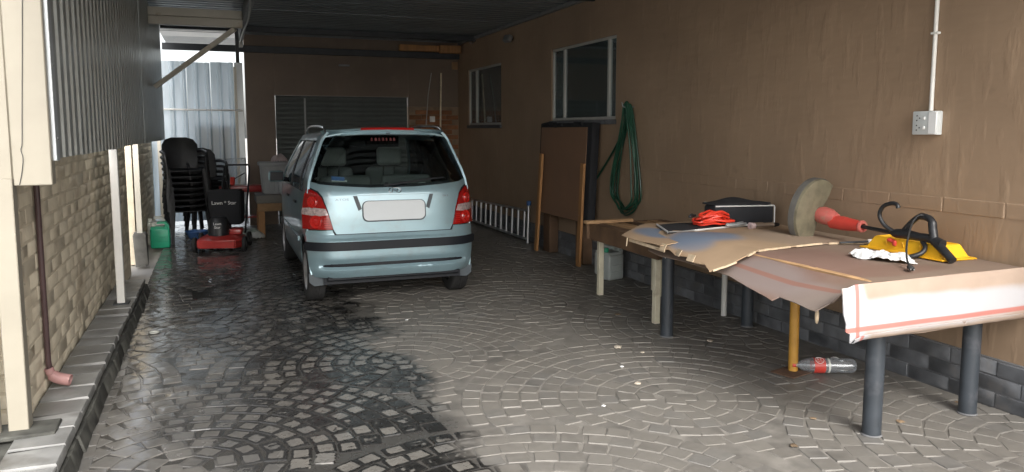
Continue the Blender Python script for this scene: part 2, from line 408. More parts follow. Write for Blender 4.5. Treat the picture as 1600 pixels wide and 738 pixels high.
# ------------------------------------------------------------------ mesh helpers
class MB:
    def __init__(s):
        s.bm = bmesh.new()
    def _bev(s, verts, bev, seg=1):
        if bev > 0:
            es = set()
            for v in verts:
                for e in v.link_edges:
                    es.add(e)
            bmesh.ops.bevel(s.bm, geom=list(es), offset=bev, segments=seg, affect='EDGES', profile=0.5)
    def box(s, x0, x1, y0, y1, z0, z1, bev=0.0, seg=1):
        c = V(((x0 + x1) / 2, (y0 + y1) / 2, (z0 + z1) / 2))
        return s.obox(c, (x1 - x0, y1 - y0, z1 - z0), None, bev, seg)
    def obox(s, c, size, rot=None, bev=0.0, seg=1):
        Mx = Matrix.Translation(c)
        if rot is not None:
            Mx = Mx @ (rot.to_matrix().to_4x4() if not isinstance(rot, Matrix) else rot.to_4x4())
        Mx = Mx @ Matrix.Diagonal((abs(size[0]), abs(size[1]), abs(size[2]), 1))
        r = bmesh.ops.create_cube(s.bm, size=1.0, matrix=Mx)
        s._bev(r['verts'], bev, seg)
        return s
    def bar(s, a, b, w, h, up=(0, 0, 1), bev=0.0):
        a, b = V(a), V(b)
        d = (b - a)
        L = d.length
        z = d.normalized()
        x = V(up).cross(z)
        if x.length < 1e-4:
            x = V((1, 0, 0)).cross(z)
        x.normalize()
        y = z.cross(x)
        R = Matrix((x, y, z)).transposed()
        return s.obox((a + b) / 2, (w, h, L), R, bev)
    def tube(s, pts, r, seg=8, closed=False, caps=True):
        pts = [V(p) for p in pts]
        n = len(pts)
        rs = r if isinstance(r, (list, tuple)) else [r] * n
        rings = []
        prev = None
        for i, p in enumerate(pts):
            if closed:
                t = (pts[(i + 1) % n] - pts[i - 1])
            else:
                t = pts[min(i + 1, n - 1)] - pts[max(i - 1, 0)]
            t.normalize()
            if prev is None:
                a = V((0, 0, 1)) if abs(t.z) < 0.9 else V((1, 0, 0))
                u = t.cross(a).normalized()
            else:
                u = (prev - t * prev.dot(t))
                u = u.normalized() if u.length > 1e-6 else t.orthogonal().normalized()
            prev = u
            w = t.cross(u)
            rings.append([s.bm.verts.new(p + (u * math.cos(k * 2 * math.pi / seg) + w * math.sin(k * 2 * math.pi / seg)) * rs[i]) for k in range(seg)])
        m = n if closed else n - 1
        for i in range(m):
            A, B = rings[i], rings[(i + 1) % n]
            for k in range(seg):
                s.bm.faces.new((A[k], A[(k + 1) % seg], B[(k + 1) % seg], B[k]))
        if not closed and caps:
            s.bm.faces.new(rings[0][::-1])
            s.bm.faces.new(rings[-1])
        return s
    def lathe(s, prof, Mx=None, seg=20, closed=False):
        Mx = Mx or Matrix.Identity(4)
        rings = []
        for (r, z) in prof:
            if r < 1e-5:
                rings.append([s.bm.verts.new(Mx @ V((0, 0, z)))])
            else:
                rings.append([s.bm.verts.new(Mx @ V((r * math.cos(k * 2 * math.pi / seg), r * math.sin(k * 2 * math.pi / seg), z))) for k in range(seg)])
        idx = list(range(len(rings) - 1))
        pairs = [(rings[i], rings[i + 1]) for i in idx]
        if closed:
            pairs.append((rings[-1], rings[0]))
        for A, B in pairs:
            for k in range(seg):
                k2 = (k + 1) % seg
                if len(A) == 1 and len(B) == 1:
                    continue
                if len(A) == 1:
                    s.bm.faces.new((A[0], B[k2], B[k]))
                elif len(B) == 1:
                    s.bm.faces.new((A[k], A[k2], B[0]))
                else:
                    s.bm.faces.new((A[k], A[k2], B[k2], B[k]))
        return s
    def prism(s, loop, vec):
        """closed loop of 3D points extruded by vec"""
        vec = V(vec)
        a = [s.bm.verts.new(V(p)) for p in loop]
        b = [s.bm.verts.new(V(p) + vec) for p in loop]
        n = len(a)
        s.bm.faces.new(a[::-1])
        s.bm.faces.new(b)
        for i in range(n):
            s.bm.faces.new((a[i], a[(i + 1) % n], b[(i + 1) % n], b[i]))
        return s
    def patch(s, poly, fn, cell=(0.05, 0.05), t=0.004, out=(0, -1, 0), lift=0.0):
        """2-D outline laid onto the surface fn(u, v), with thickness t under it"""
        b2 = bmesh.new()
        f = b2.faces.new([b2.verts.new((p[0], p[1], 0)) for p in poly])
        f.normal_update()
        bmesh.ops.triangulate(b2, faces=[f], ngon_method='EAR_CLIP')
        us = [p[0] for p in poly]
        vs = [p[1] for p in poly]
        for ax, arr, c in ((0, us, cell[0]), (1, vs, cell[1])):
            lo, hi = min(arr), max(arr)
            k = max(1, int(round((hi - lo) / c)))
            for i in range(1, k):
                q = lo + (hi - lo) * i / k
                co = V((q, 0, 0)) if ax == 0 else V((0, q, 0))
                no = V((1, 0, 0)) if ax == 0 else V((0, 1, 0))
                bmesh.ops.bisect_plane(b2, geom=b2.verts[:] + b2.edges[:] + b2.faces[:], plane_co=co, plane_no=no, dist=1e-5)
        bmesh.ops.remove_doubles(b2, verts=b2.verts[:], dist=1e-5)
        out = V(out)
        e = 1e-3
        top, bot = {}, {}
        b2.verts.index_update()
        for v in b2.verts:
            u, w = v.co.x, v.co.y
            p = V(fn(u, w))
            du = V(fn(u + e, w)) - V(fn(u - e, w))
            dv = V(fn(u, w + e)) - V(fn(u, w - e))
            n = du.cross(dv)
            n = n.normalized() if n.length > 1e-12 else out
            if n.dot(out) < 0:
                n = -n
            top[v.index] = s.bm.verts.new(p + n * lift)
            bot[v.index] = s.bm.verts.new(p + n * (lift - t))
        new = []
        for f in b2.faces:
            ids = [v.index for v in f.verts]
            new.append(s.bm.faces.new([top[i] for i in ids]))
            new.append(s.bm.faces.new([bot[i] for i in reversed(ids)]))
        for ed in b2.edges:
            if len(ed.link_faces) == 1:
                i, j = ed.verts[0].index, ed.verts[1].index
                new.append(s.bm.faces.new((top[i], top[j], bot[j], bot[i])))
        b2.free()
        return s
    def build(s, name, m, parent=None, ang=40, loc=None, fix=True):
        if fix:
            bmesh.ops.recalc_face_normals(s.bm, faces=s.bm.faces[:])
        me = bpy.data.meshes.new(name)
        s.bm.to_mesh(me)
        s.bm.free()
        me.materials.append(M[m] if isinstance(m, str) else m)
        for p in me.polygons:
            p.use_smooth = True
        me.set_sharp_from_angle(angle=math.radians(ang))
        o = bpy.data.objects.new(name, me)
        COL.objects.link(o)
        if parent is not None:
            o.parent = parent
        if loc is not None:
            o.location = loc
        return o

def tag(o, label=None, cat=None, group=None, kind=None):
    if label: o['label'] = label
    if cat: o['category'] = cat
    if group: o['group'] = group
    if kind: o['kind'] = kind
    return o

def thing(name, label, cat, loc=(0, 0, 0), rz=0.0, group=None):
    o = bpy.data.objects.new(name, None)
    COL.objects.link(o)
    o.location = loc
    o.rotation_euler = (0, 0, rz)
    o.empty_display_size = 0.1
    return tag(o, label, cat, group)

def place(name, me, parent, loc, rot=(0, 0, 0), scale=(1, 1, 1)):
    o = bpy.data.objects.new(name, me)
    COL.objects.link(o)
    o.parent = parent
    o.location = loc
    o.rotation_euler = rot
    o.scale = scale
    return o

def copy_tree(o, parent=None):
    c = o.copy()
    COL.objects.link(c)
    c.parent = parent
    for ch in list(o.children):
        copy_tree(ch, c)
    return c

def text(name, body, size, Mx, m, parent, ext=0.0012, align='CENTER'):
    cu = bpy.data.curves.new(name, 'FONT')
    cu.body = body
    cu.size = size
    cu.extrude = ext
    cu.align_x = align
    cu.align_y = 'CENTER'
    cu.resolution_u = 3
    tmp = bpy.data.objects.new('tmp', cu)
    COL.objects.link(tmp)
    dg = bpy.context.evaluated_depsgraph_get()
    me = bpy.data.meshes.new_from_object(tmp.evaluated_get(dg))
    bpy.data.objects.remove(tmp)
    bpy.data.curves.remove(cu)
    me.transform(Mx)
    me.materials.clear()
    me.materials.append(M[m])
    o = bpy.data.objects.new(name, me)
    COL.objects.link(o)
    o.parent = parent
    return o

def brick_meshes(name, sx, sy, sz, m, n=5, j=0.006, bev=0.006):
    res = []
    for i in range(n):
        b = MB()
        b.obox((0, 0, 0), (sx, sy, sz), None, bev)
        for v in b.bm.verts:
            v.co += V((random.uniform(-j, j) * .06, random.uniform(-j, j), random.uniform(-j, j)))
        o = b.build(name, m)
        me = o.data
        bpy.data.objects.remove(o)
        res.append(me)
    return res

def smoothpath(pts, n=8, closed=False):
    P = [V(p) for p in pts]
    out = []
    m = len(P)
    for i in range(m if closed else m - 1):
        if closed:
            a, b, c, d = P[i - 1], P[i], P[(i + 1) % m], P[(i + 2) % m]
        else:
            a, b, c, d = P[max(i - 1, 0)], P[i], P[i + 1], P[min(i + 2, m - 1)]
        for k in range(n):
            t = k / n
            out.append(0.5 * ((2 * b) + (c - a) * t + (2 * a - 5 * b + 4 * c - d) * t * t + (3 * b - a - 3 * c + d) * t ** 3))
    if not closed:
        out.append(P[-1])
    return out

def interp(tab, x):
    if x <= tab[0][0]:
        return tab[0][1]
    for (a, b), (c, d) in zip(tab, tab[1:]):
        if x <= c:
            t = (x - a) / (c - a)
            return b + (d - b) * t
    return tab[-1][1]

# ================================================================== SETTING
WX = 4.04            # face of the house wall
BY = 13.16           # face of the back wall
LX = -0.93           # face of the boundary wall
SX = -0.70           # plane of the side cladding
KX = -0.685          # kerb edge
RZ = 3.07            # roof underside
g = MB()
g.box(-150, 150, -150, 150, -0.30, -0.055)
tag(g.build('ground', 'earth'), kind='structure')

# ---- cobbled driveway
drive = MB()
drive.box(KX - 0.02, WX + 0.005, -1.2, BY + 1.5, -0.05, -0.0042)
drive = tag(drive.build('driveway', 'joint'), kind='structure')
R0, SW, ST = 1.32, 0.114, 0.132
centres = []
cx0, cy0 = 2.45, 3.86
for r in range(-6, 10):
    for c in range(-3, 4):
        centres.append((cx0 + (c + 0.5 * (r % 2)) * 2 * R0, cy0 - 0.15 + r * R0 * 0.98, r))
centres.sort(key=lambda q: -q[2])      # nearer rows lie over farther ones
def owner(x, y):
    best = None
    for i, (a, b, r) in enumerate(centres):
        if (x - a) ** 2 + (y - b) ** 2 <= R0 * R0:
            best = i                   # last = nearest row
    return best
stones = []
for i, (a, b, r) in enumerate(centres):
    if abs(a - 1.7) > 4 or b < -2.0 or b > 15:
        continue
    k = 0
    rr = 0.06
    while rr < R0 - 0.02:
        n = max(3, int(round(2 * math.pi * rr / ST)))
        off = random.random()
        for q in range(n):
            an = (q + off + random.uniform(-.08, .08)) * 2 * math.pi / n
            x, y = a + rr * math.cos(an), b + rr * math.sin(an)
            if x < KX + 0.065 or x > WX - 0.05 or y < 0.9 or y > BY + 0.6:
                continue
            if owner(x, y) != i:
                continue
            stones.append((x, y, an, 2 * math.pi * rr / n))
        rr += SW
# fill strip stones beside kerb
y = 0.95
while y < BY:
    L = random.uniform(.11, .17)
    stones.append((KX + 0.03, y + L / 2, 0, L))
    y += L
def stone_verts(sx, sy):
    """irregular flat-topped sett: 8-gon top with a chamfer ring"""
    p = []
    cx, cy = sx / 2, sy / 2
    ch = 0.13
    for (ux, uy) in ((-1, -1 + ch), (-1 + ch, -1), (1 - ch, -1), (1, -1 + ch), (1, 1 - ch), (1 - ch, 1), (-1 + ch, 1), (-1, 1 - ch)):
        p.append(V((ux * cx * random.uniform(.88, 1.03), uy * cy * random.uniform(.88, 1.03), 0)))
    dz = [random.uniform(-.0013, .0013) for _ in range(3)]
    top = [V((q.x * .93, q.y * .93, dz[0] + dz[1] * q.x / cx + dz[2] * q.y / cy)) for q in p]
    mid = [V((q.x, q.y, -0.0035 + dz[1] * q.x / cx)) for q in p]
    low = [V((q.x, q.y, -0.028)) for q in p]
    return top, mid, low
def add_stone(bm, sx, sy, Mx, lay=None, tone=0.0):
    cl_ = bm.verts.layers.float.get('ctr') or bm.verts.layers.float.new('ctr')
    lay = bm.verts.layers.float.get('tone') if lay is not None else None
    rings = [[bm.verts.new(Mx @ q) for q in ring] for ring in stone_verts(sx, sy)]
    cv = bm.verts.new(Mx @ V((random.uniform(-.012, .012), random.uniform(-.012, .012), random.uniform(.0002, .0016))))
    cv[cl_] = 1.0
    if lay is not None: cv[lay] = tone
    fs = []
    for k in range(8):
        fs.append(bm.faces.new((rings[0][k], rings[0][(k + 1) % 8], cv)))
    for A, B in zip(rings, rings[1:]):
        for k in range(8):
            fs.append(bm.faces.new((B[k], B[(k + 1) % 8], A[(k + 1) % 8], A[k])))
    if lay is not None:
        for ring in rings:
            for v in ring:
                v[lay] = tone
def camdist(s):
    return s[0] ** 2 + s[1] ** 2
def in_view(s):
    # rough test: inside the picture's horizontal field, beyond its lower edge
    d = V((s[0], s[1], -CAM_H))
    r = V((math.cos(ps), -math.sin(ps), 0))
    f = V((math.sin(ps) * math.cos(th), math.cos(ps) * math.cos(th), -math.sin(th)))
    u = r.cross(f)
    c = d.dot(f)
    if c < .1: return False
    px, py = 800 + 1200 * d.dot(r) / c, 335 - 1200 * d.dot(u) / c
    return -5 < px < 1605 and py < 745
stones.sort(key=camdist)
near = [s for s in stones if in_view(s)][:300]
nearset = set(id(s) for s in near)
variants = []
for i in range(14):
    bm = bmesh.new()
    add_stone(bm, 0.110, 0.128, Matrix.Identity(4))
    me = bpy.data.meshes.new('cobble')
    bm.to_mesh(me)
    bm.free()
    me.materials.append(M['cobble'])
    for p in me.polygons: p.use_smooth = True
    me.set_sharp_from_angle(angle=math.radians(14))
    variants.append(me)
for s in near:
    place('cobble', random.choice(variants), drive, (s[0], s[1], random.uniform(-.0014, .0008)), (random.gauss(0, .004), random.gauss(0, .004), s[2] + random.gauss(0, .05)), (1, s[3] / 0.132, 1))
bm = bmesh.new()
bm.verts.layers.float.new('ctr')
lay = bm.verts.layers.float.new('tone')
for s in stones:
    if id(s) in nearset: continue
    Mx = Matrix.Translation((s[0], s[1], random.uniform(-.0014, .0008))) @ Euler((random.gauss(0, .004), random.gauss(0, .004), s[2] + random.gauss(0, .05))).to_matrix().to_4x4()
    add_stone(bm, 0.110, s[3] * 0.97, Mx, lay, random.random())
mb = MB(); mb.bm.free(); mb.bm = bm
o = mb.build('cobbles', 'cobble', drive, 14)
o['kind'] = 'stuff'
# bits of litter and dry leaves
def litter(x, y, s, m, label, cat, grp, flat=0.35):
    b = MB()
    bmesh.ops.create_icosphere(b.bm, subdivisions=2, radius=s)
    for v in b.bm.verts:
        v.co = V((v.co.x * random.uniform(.6, 1.4), v.co.y * random.uniform(.6, 1.4), v.co.z * flat * random.uniform(.5, 1.5)))
    o = b.build(cat.replace(' ', '_'), m, loc=(x, y, s * flat * .9 + .002))
    tag(o, label, cat, grp)

# ---- kerb with slabs
kerb = MB()
kerb.box(LX - 0.25, KX - 0.006, 2.2, 8.05, -0.05, 0.113)
kerb = tag(kerb.build('kerb', 'kerb_side'), kind='structure')
sl = brick_meshes('slab', KX - LX - 0.012 + 0.0, 0.212, 0.04, 'kerb_top', 6, 0.006, 0.006)
y = 2.3
while y < 7.9:
    place('slab', random.choice(sl), kerb, ((KX + LX) / 2 + 0.004, y + .108, 0.112 + random.uniform(-.004, .003)), (random.gauss(0, .008), random.gauss(0, .008), random.gauss(0, .008)))
    y += 0.221
sl2 = brick_meshes('kerb_stone', 0.045, 0.222, 0.105, 'kerb_side', 5, 0.006, 0.008)
y = 2.3
while y < 7.9:
    place('kerb_stone', random.choice(sl2), kerb, (KX + 0.006 + random.uniform(-.005, .005), y + .108, 0.030), (0, -.28, random.gauss(0, .02)))
    y += 0.221

# ---- boundary wall of cream painted bricks
def brick_wall(name, label, x_face, y0, y1, h, into=-1, z0=0.0):
    t = thing(name, label, 'wall', (x_face, y0, z0))
    b = MB()
    b.box(-0.14, -0.0022, 0, y1 - y0, -0.04, h)
    b.build('mortar_bed', 'cream_mortar', t)
    return t
bms = brick_meshes('brick', 0.05, 0.284, 0.079, 'cream_brick', 8, 0.005, 0.005)
half = brick_meshes('brick', 0.05, 0.137, 0.076, 'cream_brick', 4, 0.007, 0.008)
def lay_bricks(t, L, h, z0):
    r = 0
    z = z0
    while z + 0.08 < h:
        y = 0.0
        if r % 2:
            place('brick', random.choice(half), t, (-0.025 + random.uniform(-.004, .003), y + .072, z + .04)); y += .1455
        while y + 0.285 <= L + .001:
            place('brick', random.choice(bms), t, (-0.025 + random.uniform(-.0012, .001), y + .1435, z + .04), (random.gauss(0, .006), 0, random.gauss(0, .002)))
            y += .291
        if y + 0.14 <= L + .001:
            place('brick', random.choice(half), t, (-0.025 + random.uniform(-.004, .003), y + .072, z + .04))
        z += 0.088
        r += 1
w1 = brick_wall('brick_wall', 'long cream painted brick wall behind the raised kerb', LX, 4.42, 9.32, 1.44)
lay_bricks(w1, 4.90, 1.44, 0.10)
w2 = brick_wall('brick_wall', 'short far stretch of painted brick wall behind the green can', LX, 9.98, 13.10, 1.44)
lay_bricks(w2, 3.12, 1.44, 0.0)

# ---- posts along the left side
def post(name, label, x0, x1, y0, y1, z0, z1, m='white_paint', foot=True):
    t = thing(name, label, 'post', ((x0 + x1) / 2, (y0 + y1) / 2, z0))
    w, d = (x1 - x0) / 2, (y1 - y0) / 2
    b = MB(); b.box(-w, w, -d, d, 0.0, z1 - z0, 0.004); b.build('shaft', m, t)
    if foot:
        b = MB(); b.box(-w - .03, w + .03, -d - .03, d + .03, -0.002, 0.012, 0.003); b.build('base_plate', 'steel_dark', t)
    return t
post('steel_post', 'bright white square post standing on the end of the kerb', -0.805, -0.745, 6.88, 6.94, 0.134, RZ - .02)
t = post('steel_post', 'pale post on a rough concrete footing between the two brick walls', -0.895, -0.835, 9.75, 9.81, 0.0, RZ - .02, 'cream_paint', False)
b = MB(); b.box(-.07, .07, -.08, .08, -.02, .36, .02, 2)
for v in b.bm.verts: v.co += V((random.uniform(-.012, .012), random.uniform(-.012, .012), random.uniform(-.02, .02)))
b.build('footing', 'concrete', t)
post('steel_post', 'narrow cream post at the far end of the brick wall', -0.83, -0.78, 12.75, 12.80, 0.0, RZ - .02, 'cream_paint')

# near gate post, its board and downpipe
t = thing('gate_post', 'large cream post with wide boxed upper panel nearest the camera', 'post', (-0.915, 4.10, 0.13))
b = MB(); b.box(-.043, .043, -.04, .04, 0, 1.2, .004); b.build('shaft', 'cream_near_dimmed', t)
b = MB(); b.box(0.045, 0.203, -.03, .05, 1.165, 2.95, .005); b.build('boxed_panel', 'cream_near_dimmed', t)
b = MB(); b.box(-.10, .045 - .002, -.022, .045, 1.165, 2.95, .005); b.build('side_panel', 'cream_near_dimmed', t)
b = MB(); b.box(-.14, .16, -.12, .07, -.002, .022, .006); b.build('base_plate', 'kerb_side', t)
pts = [(0.165, -.032, 2.9), (0.15, -.036, 2.35), (0.125, -.035, 1.9), (0.10, -.034, 1.5), (.092, -.036, 1.36), (.085, -.034, 1.33), (.092, -.037, 1.29), (.082, -.034, 1.22), (.07, -.033, 1.17)]
b = MB(); b.tube(smoothpath(pts, 5), 0.0016, 5); b.build('loose_wire', 'steel_dark', t)
t = thing('brick_pier', 'cream brick pier behind the near gate post', 'pier', (LX, 4.28, 0.09))
b = MB(); b.box(-.20, -.004, 0.0, .13, 0, 1.34); b.build('core', 'cream_mortar', t)
pm = brick_meshes('brick', 0.20, 0.138, 0.076, 'cream_brick', 4, 0.005, 0.008)
for k in range(15):
    place('brick', random.choice(pm), t, (-.092 + random.uniform(-.003, .003), .065, .045 + k * .088))
t = thing('gate_leaf', 'cream painted gate edge with hinge at the left border', 'gate', (-1.03, 4.05, 0.1))
b = MB(); b.box(-.25, .045, 0, .03, 0.02, 2.9, .004); b.build('panel', 'cream_near_dimmed', t)
b = MB(); b.lathe([(0, 0), (.014, 0), (.014, .10), (0, .10)], Matrix.Translation((.04, -.012, 1.28)), 10); b.build('hinge', 'rust', t)
t = thing('downpipe', 'maroon downpipe with angled shoe at the foot of the brick wall', 'pipe', (LX + .022, 4.74, 0.13))
b = MB(); b.tube([(0, 0, 1.32), (0, 0, .16), (.004, 0.01, .10)], 0.015, 12); b.build('pipe', 'maroon', t)
b = MB(); b.tube(smoothpath([(0, 0, .12), (.012, 0, .085), (.045, -.01, .060), (.105, -.02, .045)], 4), [.024] * 5 + [.032] * 8, 12, caps=False); b.tube([(.096, -.019, .0475), (.099, -.019, .0465)], .024, 12); b.build('shoe', 'pinkpipe', t)

# ---- ribbed sheet helper: profile runs along u, ribs along v
def rib_profile(width, pitch=0.172, top=0.032, h=0.036, flat=0.105):
    pts = []
    u = 0.0
    side = (pitch - top - flat) / 2
    while u < width - 1e-6:
        for (du, hh) in ((0, 0), (flat, 0), (flat + side, h), (flat + side + top, h)):
            if u + du <= width + 1e-6:
                pts.append((u + du, hh))
        u += pitch
    pts.append((width, 0))
    return pts
def sheet(name, prof, org, du, dn, dv, m, parent, th=0.0018):
    org, du, dn, dv = V(org), V(du), V(dn), V(dv)
    loop = [org + du * a + dn * h for a, h in prof] + [org + du * a + dn * (h + th) for a, h in reversed(prof)]
    b = MB()
    A = [b.bm.verts.new(p) for p in loop]
    B = [b.bm.verts.new(p + dv) for p in loop]
    n = len(prof)
    for i in range(2 * n):
        j = (i + 1) % (2 * n)
        b.bm.faces.new((A[i], A[j], B[j], B[i]))
    for i in range(n - 1):
        for Q in (A, B):
            b.bm.faces.new((Q[i], Q[i + 1], Q[2 * n - 2 - i], Q[2 * n - 1 - i]))
    return b.build(name, m, parent, 25)
def mk_poly():
    m, nt, b = _new('translucent_sheet')
    nt.nodes.remove(b)
    d = nt.nodes.new('ShaderNodeBsdfDiffuse'); tl = nt.nodes.new('ShaderNodeBsdfTranslucent'); gl = nt.nodes.new('ShaderNodeBsdfGlossy')
    f = worldnoise(nt, 3.0, 5, (3, 3, .4))
    c = mixc(nt, ramp(nt, f, .3, .7), (0.62, 0.68, 0.71), (0.78, 0.84, 0.88))
    link(nt, c, d.inputs[0]); link(nt, c, tl.inputs[0]); gl.inputs['Roughness'].default_value = .25
    mx = nt.nodes.new('ShaderNodeMixShader'); mx.inputs[0].default_value = .62
    link(nt, d.outputs[0], mx.inputs[1]); link(nt, tl.outputs[0], mx.inputs[2])
    m2 = nt.nodes.new('ShaderNodeMixShader'); m2.inputs[0].default_value = .06
    link(nt, mx.outputs[0], m2.inputs[1]); link(nt, gl.outputs[0], m2.inputs[2])
    link(nt, m2.outputs[0], nt.nodes['Material Output'].inputs[0])
    return m
M['poly'] = mk_poly()
# side cladding
cl = thing('sheet_cladding', 'ribbed grey metal sheets hung along the left side above the brick wall', 'cladding', (SX, 4.2, 1.41))
wv = 0.684
pf = rib_profile(wv, 0.171, 0.040, 0.038, 0.085)
k = 0
while k * wv < 7.9:
    o = sheet('sheet', pf, (random.uniform(-.002, .002), k * wv + (0.001 * k), random.uniform(-.006, .006)), (0, 1, 0), (-1, 0, 0), (0, 0, 1.66), 'galv', cl)
    k += 1
b = MB(); b.box(-.035, .004, -.082, -.004, -.005, 1.64, .003); b.build('corner_flashing', 'galv_light', cl)
for z in (.08, .55, 1.15):
    b = MB(); b.box(-.10, -.036, 0.0, 8.2, z, z + .05); b.build('rail', 'steel_grey', cl)
for i in range(5):
    b = MB(); b.lathe([(0, 0), (.008, 0), (.008, .004), (0, .006)], Matrix.Translation((.003, -.04, .1 + i * .34)) @ Matrix.Rotation(math.pi / 2, 4, 'Y'), 8); b.build('screw', 'steel_grey', cl)
# ---- carport roof: sheets, purlins, girder, braced beams
rf = thing('carport_roof', 'dark ribbed metal carport roof with steel purlins', 'roof', (0, 0, RZ))
ROOF_Y0 = 1.5
pf = rib_profile(0.688, 0.172, 0.034, 0.036, 0.098)
k = 0
while ROOF_Y0 + k * 0.688 < BY + 0.1:
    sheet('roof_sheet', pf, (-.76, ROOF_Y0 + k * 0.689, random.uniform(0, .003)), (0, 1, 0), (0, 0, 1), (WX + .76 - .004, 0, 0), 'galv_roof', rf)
    k += 1
k = 0
while k < 3:
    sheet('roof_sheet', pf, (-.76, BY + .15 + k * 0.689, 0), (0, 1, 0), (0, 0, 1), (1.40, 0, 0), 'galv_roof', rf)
    k += 1
for y in (1.55, 3.4, 5.6, 7.9, 12.15):
    b = MB(); b.box(SX + .02, WX - .01, y, y + .055, -.085, -.003, .003); b.build('purlin', 'steel_dark', rf)
b = MB(); b.box(-.72, WX - .005, BY - .075, BY - .005, -.295, -.19, .004); b.build('end_beam', 'steel_dark', rf)
b = MB(); b.box(WX - .05, WX - .002, 1.52, BY - .1, -.05, -.004, .004); b.build('wall_plate', 'steel_grey', rf)
bm_ = thing('braced_beam', 'pale double steel beam with diagonal brace under the roof', 'beam', (0, 10.25, 2.8))
b = MB(); b.box(SX + .002, 0.36, -.05, .05, .102, .20, .004); b.build('upper_beam', 'cream_paint', bm_)
b = MB(); b.box(SX + .002, 0.36, -.045, .055, 0.0, .098, .004); b.build('lower_beam', 'cream_paint', bm_)
b = MB(); b.bar((.27, .02, -.01), (-.675, .30, -.72), .055, .095, (0, 1, 0), .003); b.build('brace', 'cream_paint', bm_)
gd = thing('roof_girder', 'grey girder running back under the roof with a white block at its end', 'beam', (0.40, 8.0, 2.86))
b = MB(); b.box(-.035, .035, 0.0, 5.05, .03, .17, .004); b.build('girder', 'steel_grey', gd)
b = MB(); b.tube(smoothpath([(-.02, 0.3, 0.02), (0.02, 2.0, .015), (-.01, 3.2, -.02), (-.005, 4.4, 0.0), (-.012, 5.0, -.02)], 6), .012, 8); b.build('conduit', 'alu_white', gd)
b = MB(); b.box(-.045, .035, 4.55, 4.62, -.06, .028, .004); b.build('end_block', 'white_paint', gd)
b = MB(); b.box(-.12, -.075, 2.75, 2.80, -.44, .17, .003); b.build('hanger', 'steel_dark', gd)

# ---- house wall with window openings
hw = thing('house_wall', 'brown rendered house wall with vertical runs along the right side', 'wall', (WX, 0, 0))
W1 = (10.99, 12.60, 1.63, 2.555)
W2 = (7.41, 9.12, 1.665, 2.565)
H0, H1, Y0W, Y1W = 0.0, 3.25, -1.2, 13.9
def wseg(y0, y1, z0, z1):
    b = MB(); b.box(0, .22, y0, y1, z0, z1); b.build('render_panel', 'plaster', hw)
b = MB()
ys = [Y0W, W2[0], W2[1], W1[0], W1[1], Y1W]
ivs = [(Y0W, W2[0], None), (W2[0], W2[1], W2), (W2[1], W1[0], None), (W1[0], W1[1], W1), (W1[1], Y1W, None)]
zs0 = H0
vd = {}
def vv(x, y, z):
    k = (round(x, 4), round(y, 4), round(z, 4))
    if k not in vd: vd[k] = b.bm.verts.new(k)
    return vd[k]
def quad(p): b.bm.faces.new([vv(*q) for q in p])
for y0, y1, w in ivs:
    zz = [(H0, H1)] if w is None else [(H0, w[2]), (w[3], H1)]
    for z0, z1 in zz:
        quad([(0, y0, z0), (0, y1, z0), (0, y1, z1), (0, y0, z1)])
        quad([(.22, y0, z0), (.22, y0, z1), (.22, y1, z1), (.22, y1, z0)])
    if w:
        quad([(0, y0, w[2]), (0, y1, w[2]), (.22, y1, w[2]), (.22, y0, w[2])])
        quad([(0, y0, w[3]), (.22, y0, w[3]), (.22, y1, w[3]), (0, y1, w[3])])
        quad([(0, y0, w[2]), (.22, y0, w[2]), (.22, y0, w[3]), (0, y0, w[3])])
        quad([(0, y1, w[2]), (0, y1, w[3]), (.22, y1, w[3]), (.22, y1, w[2])])
b.build('render_coat', 'plaster', hw, fix=False)
# faint course of blocks telegraphing through the render
bl = []
for i in range(4):
    q = MB(); q.obox((0, 0, 0), (0.012, 0.385, 0.088), None, .004)
    for v in q.bm.verts: v.co += V((random.uniform(-.0002, .0002), random.uniform(-.004, .004), random.uniform(-.003, .003)))
    o = q.build('block', 'plaster', None, 8); bl.append(o.data); bpy.data.objects.remove(o)
y = 0.6
while y < 7.3:
    place('block', random.choice(bl), hw, (.0028 + random.uniform(-.0004, .0004), y + .195, 1.107))
    y += .392
# dado bricks
q = MB(); q.box(-.021, -.001, Y0W, BY, -.02, .275); q.build('dado_mortar', 'dado_mortar', hw)
db = brick_meshes('brick', .024, .282, .082, 'dado', 6, .003, .004)
for r in range(3):
    y = 0.3 + (.145 if r % 2 else 0)
    while y < BY - .3:
        place('brick', random.choice(db), hw, (-.016 + random.uniform(-.002, .002), y + .145, .045 + r * .0905))
        y += .291
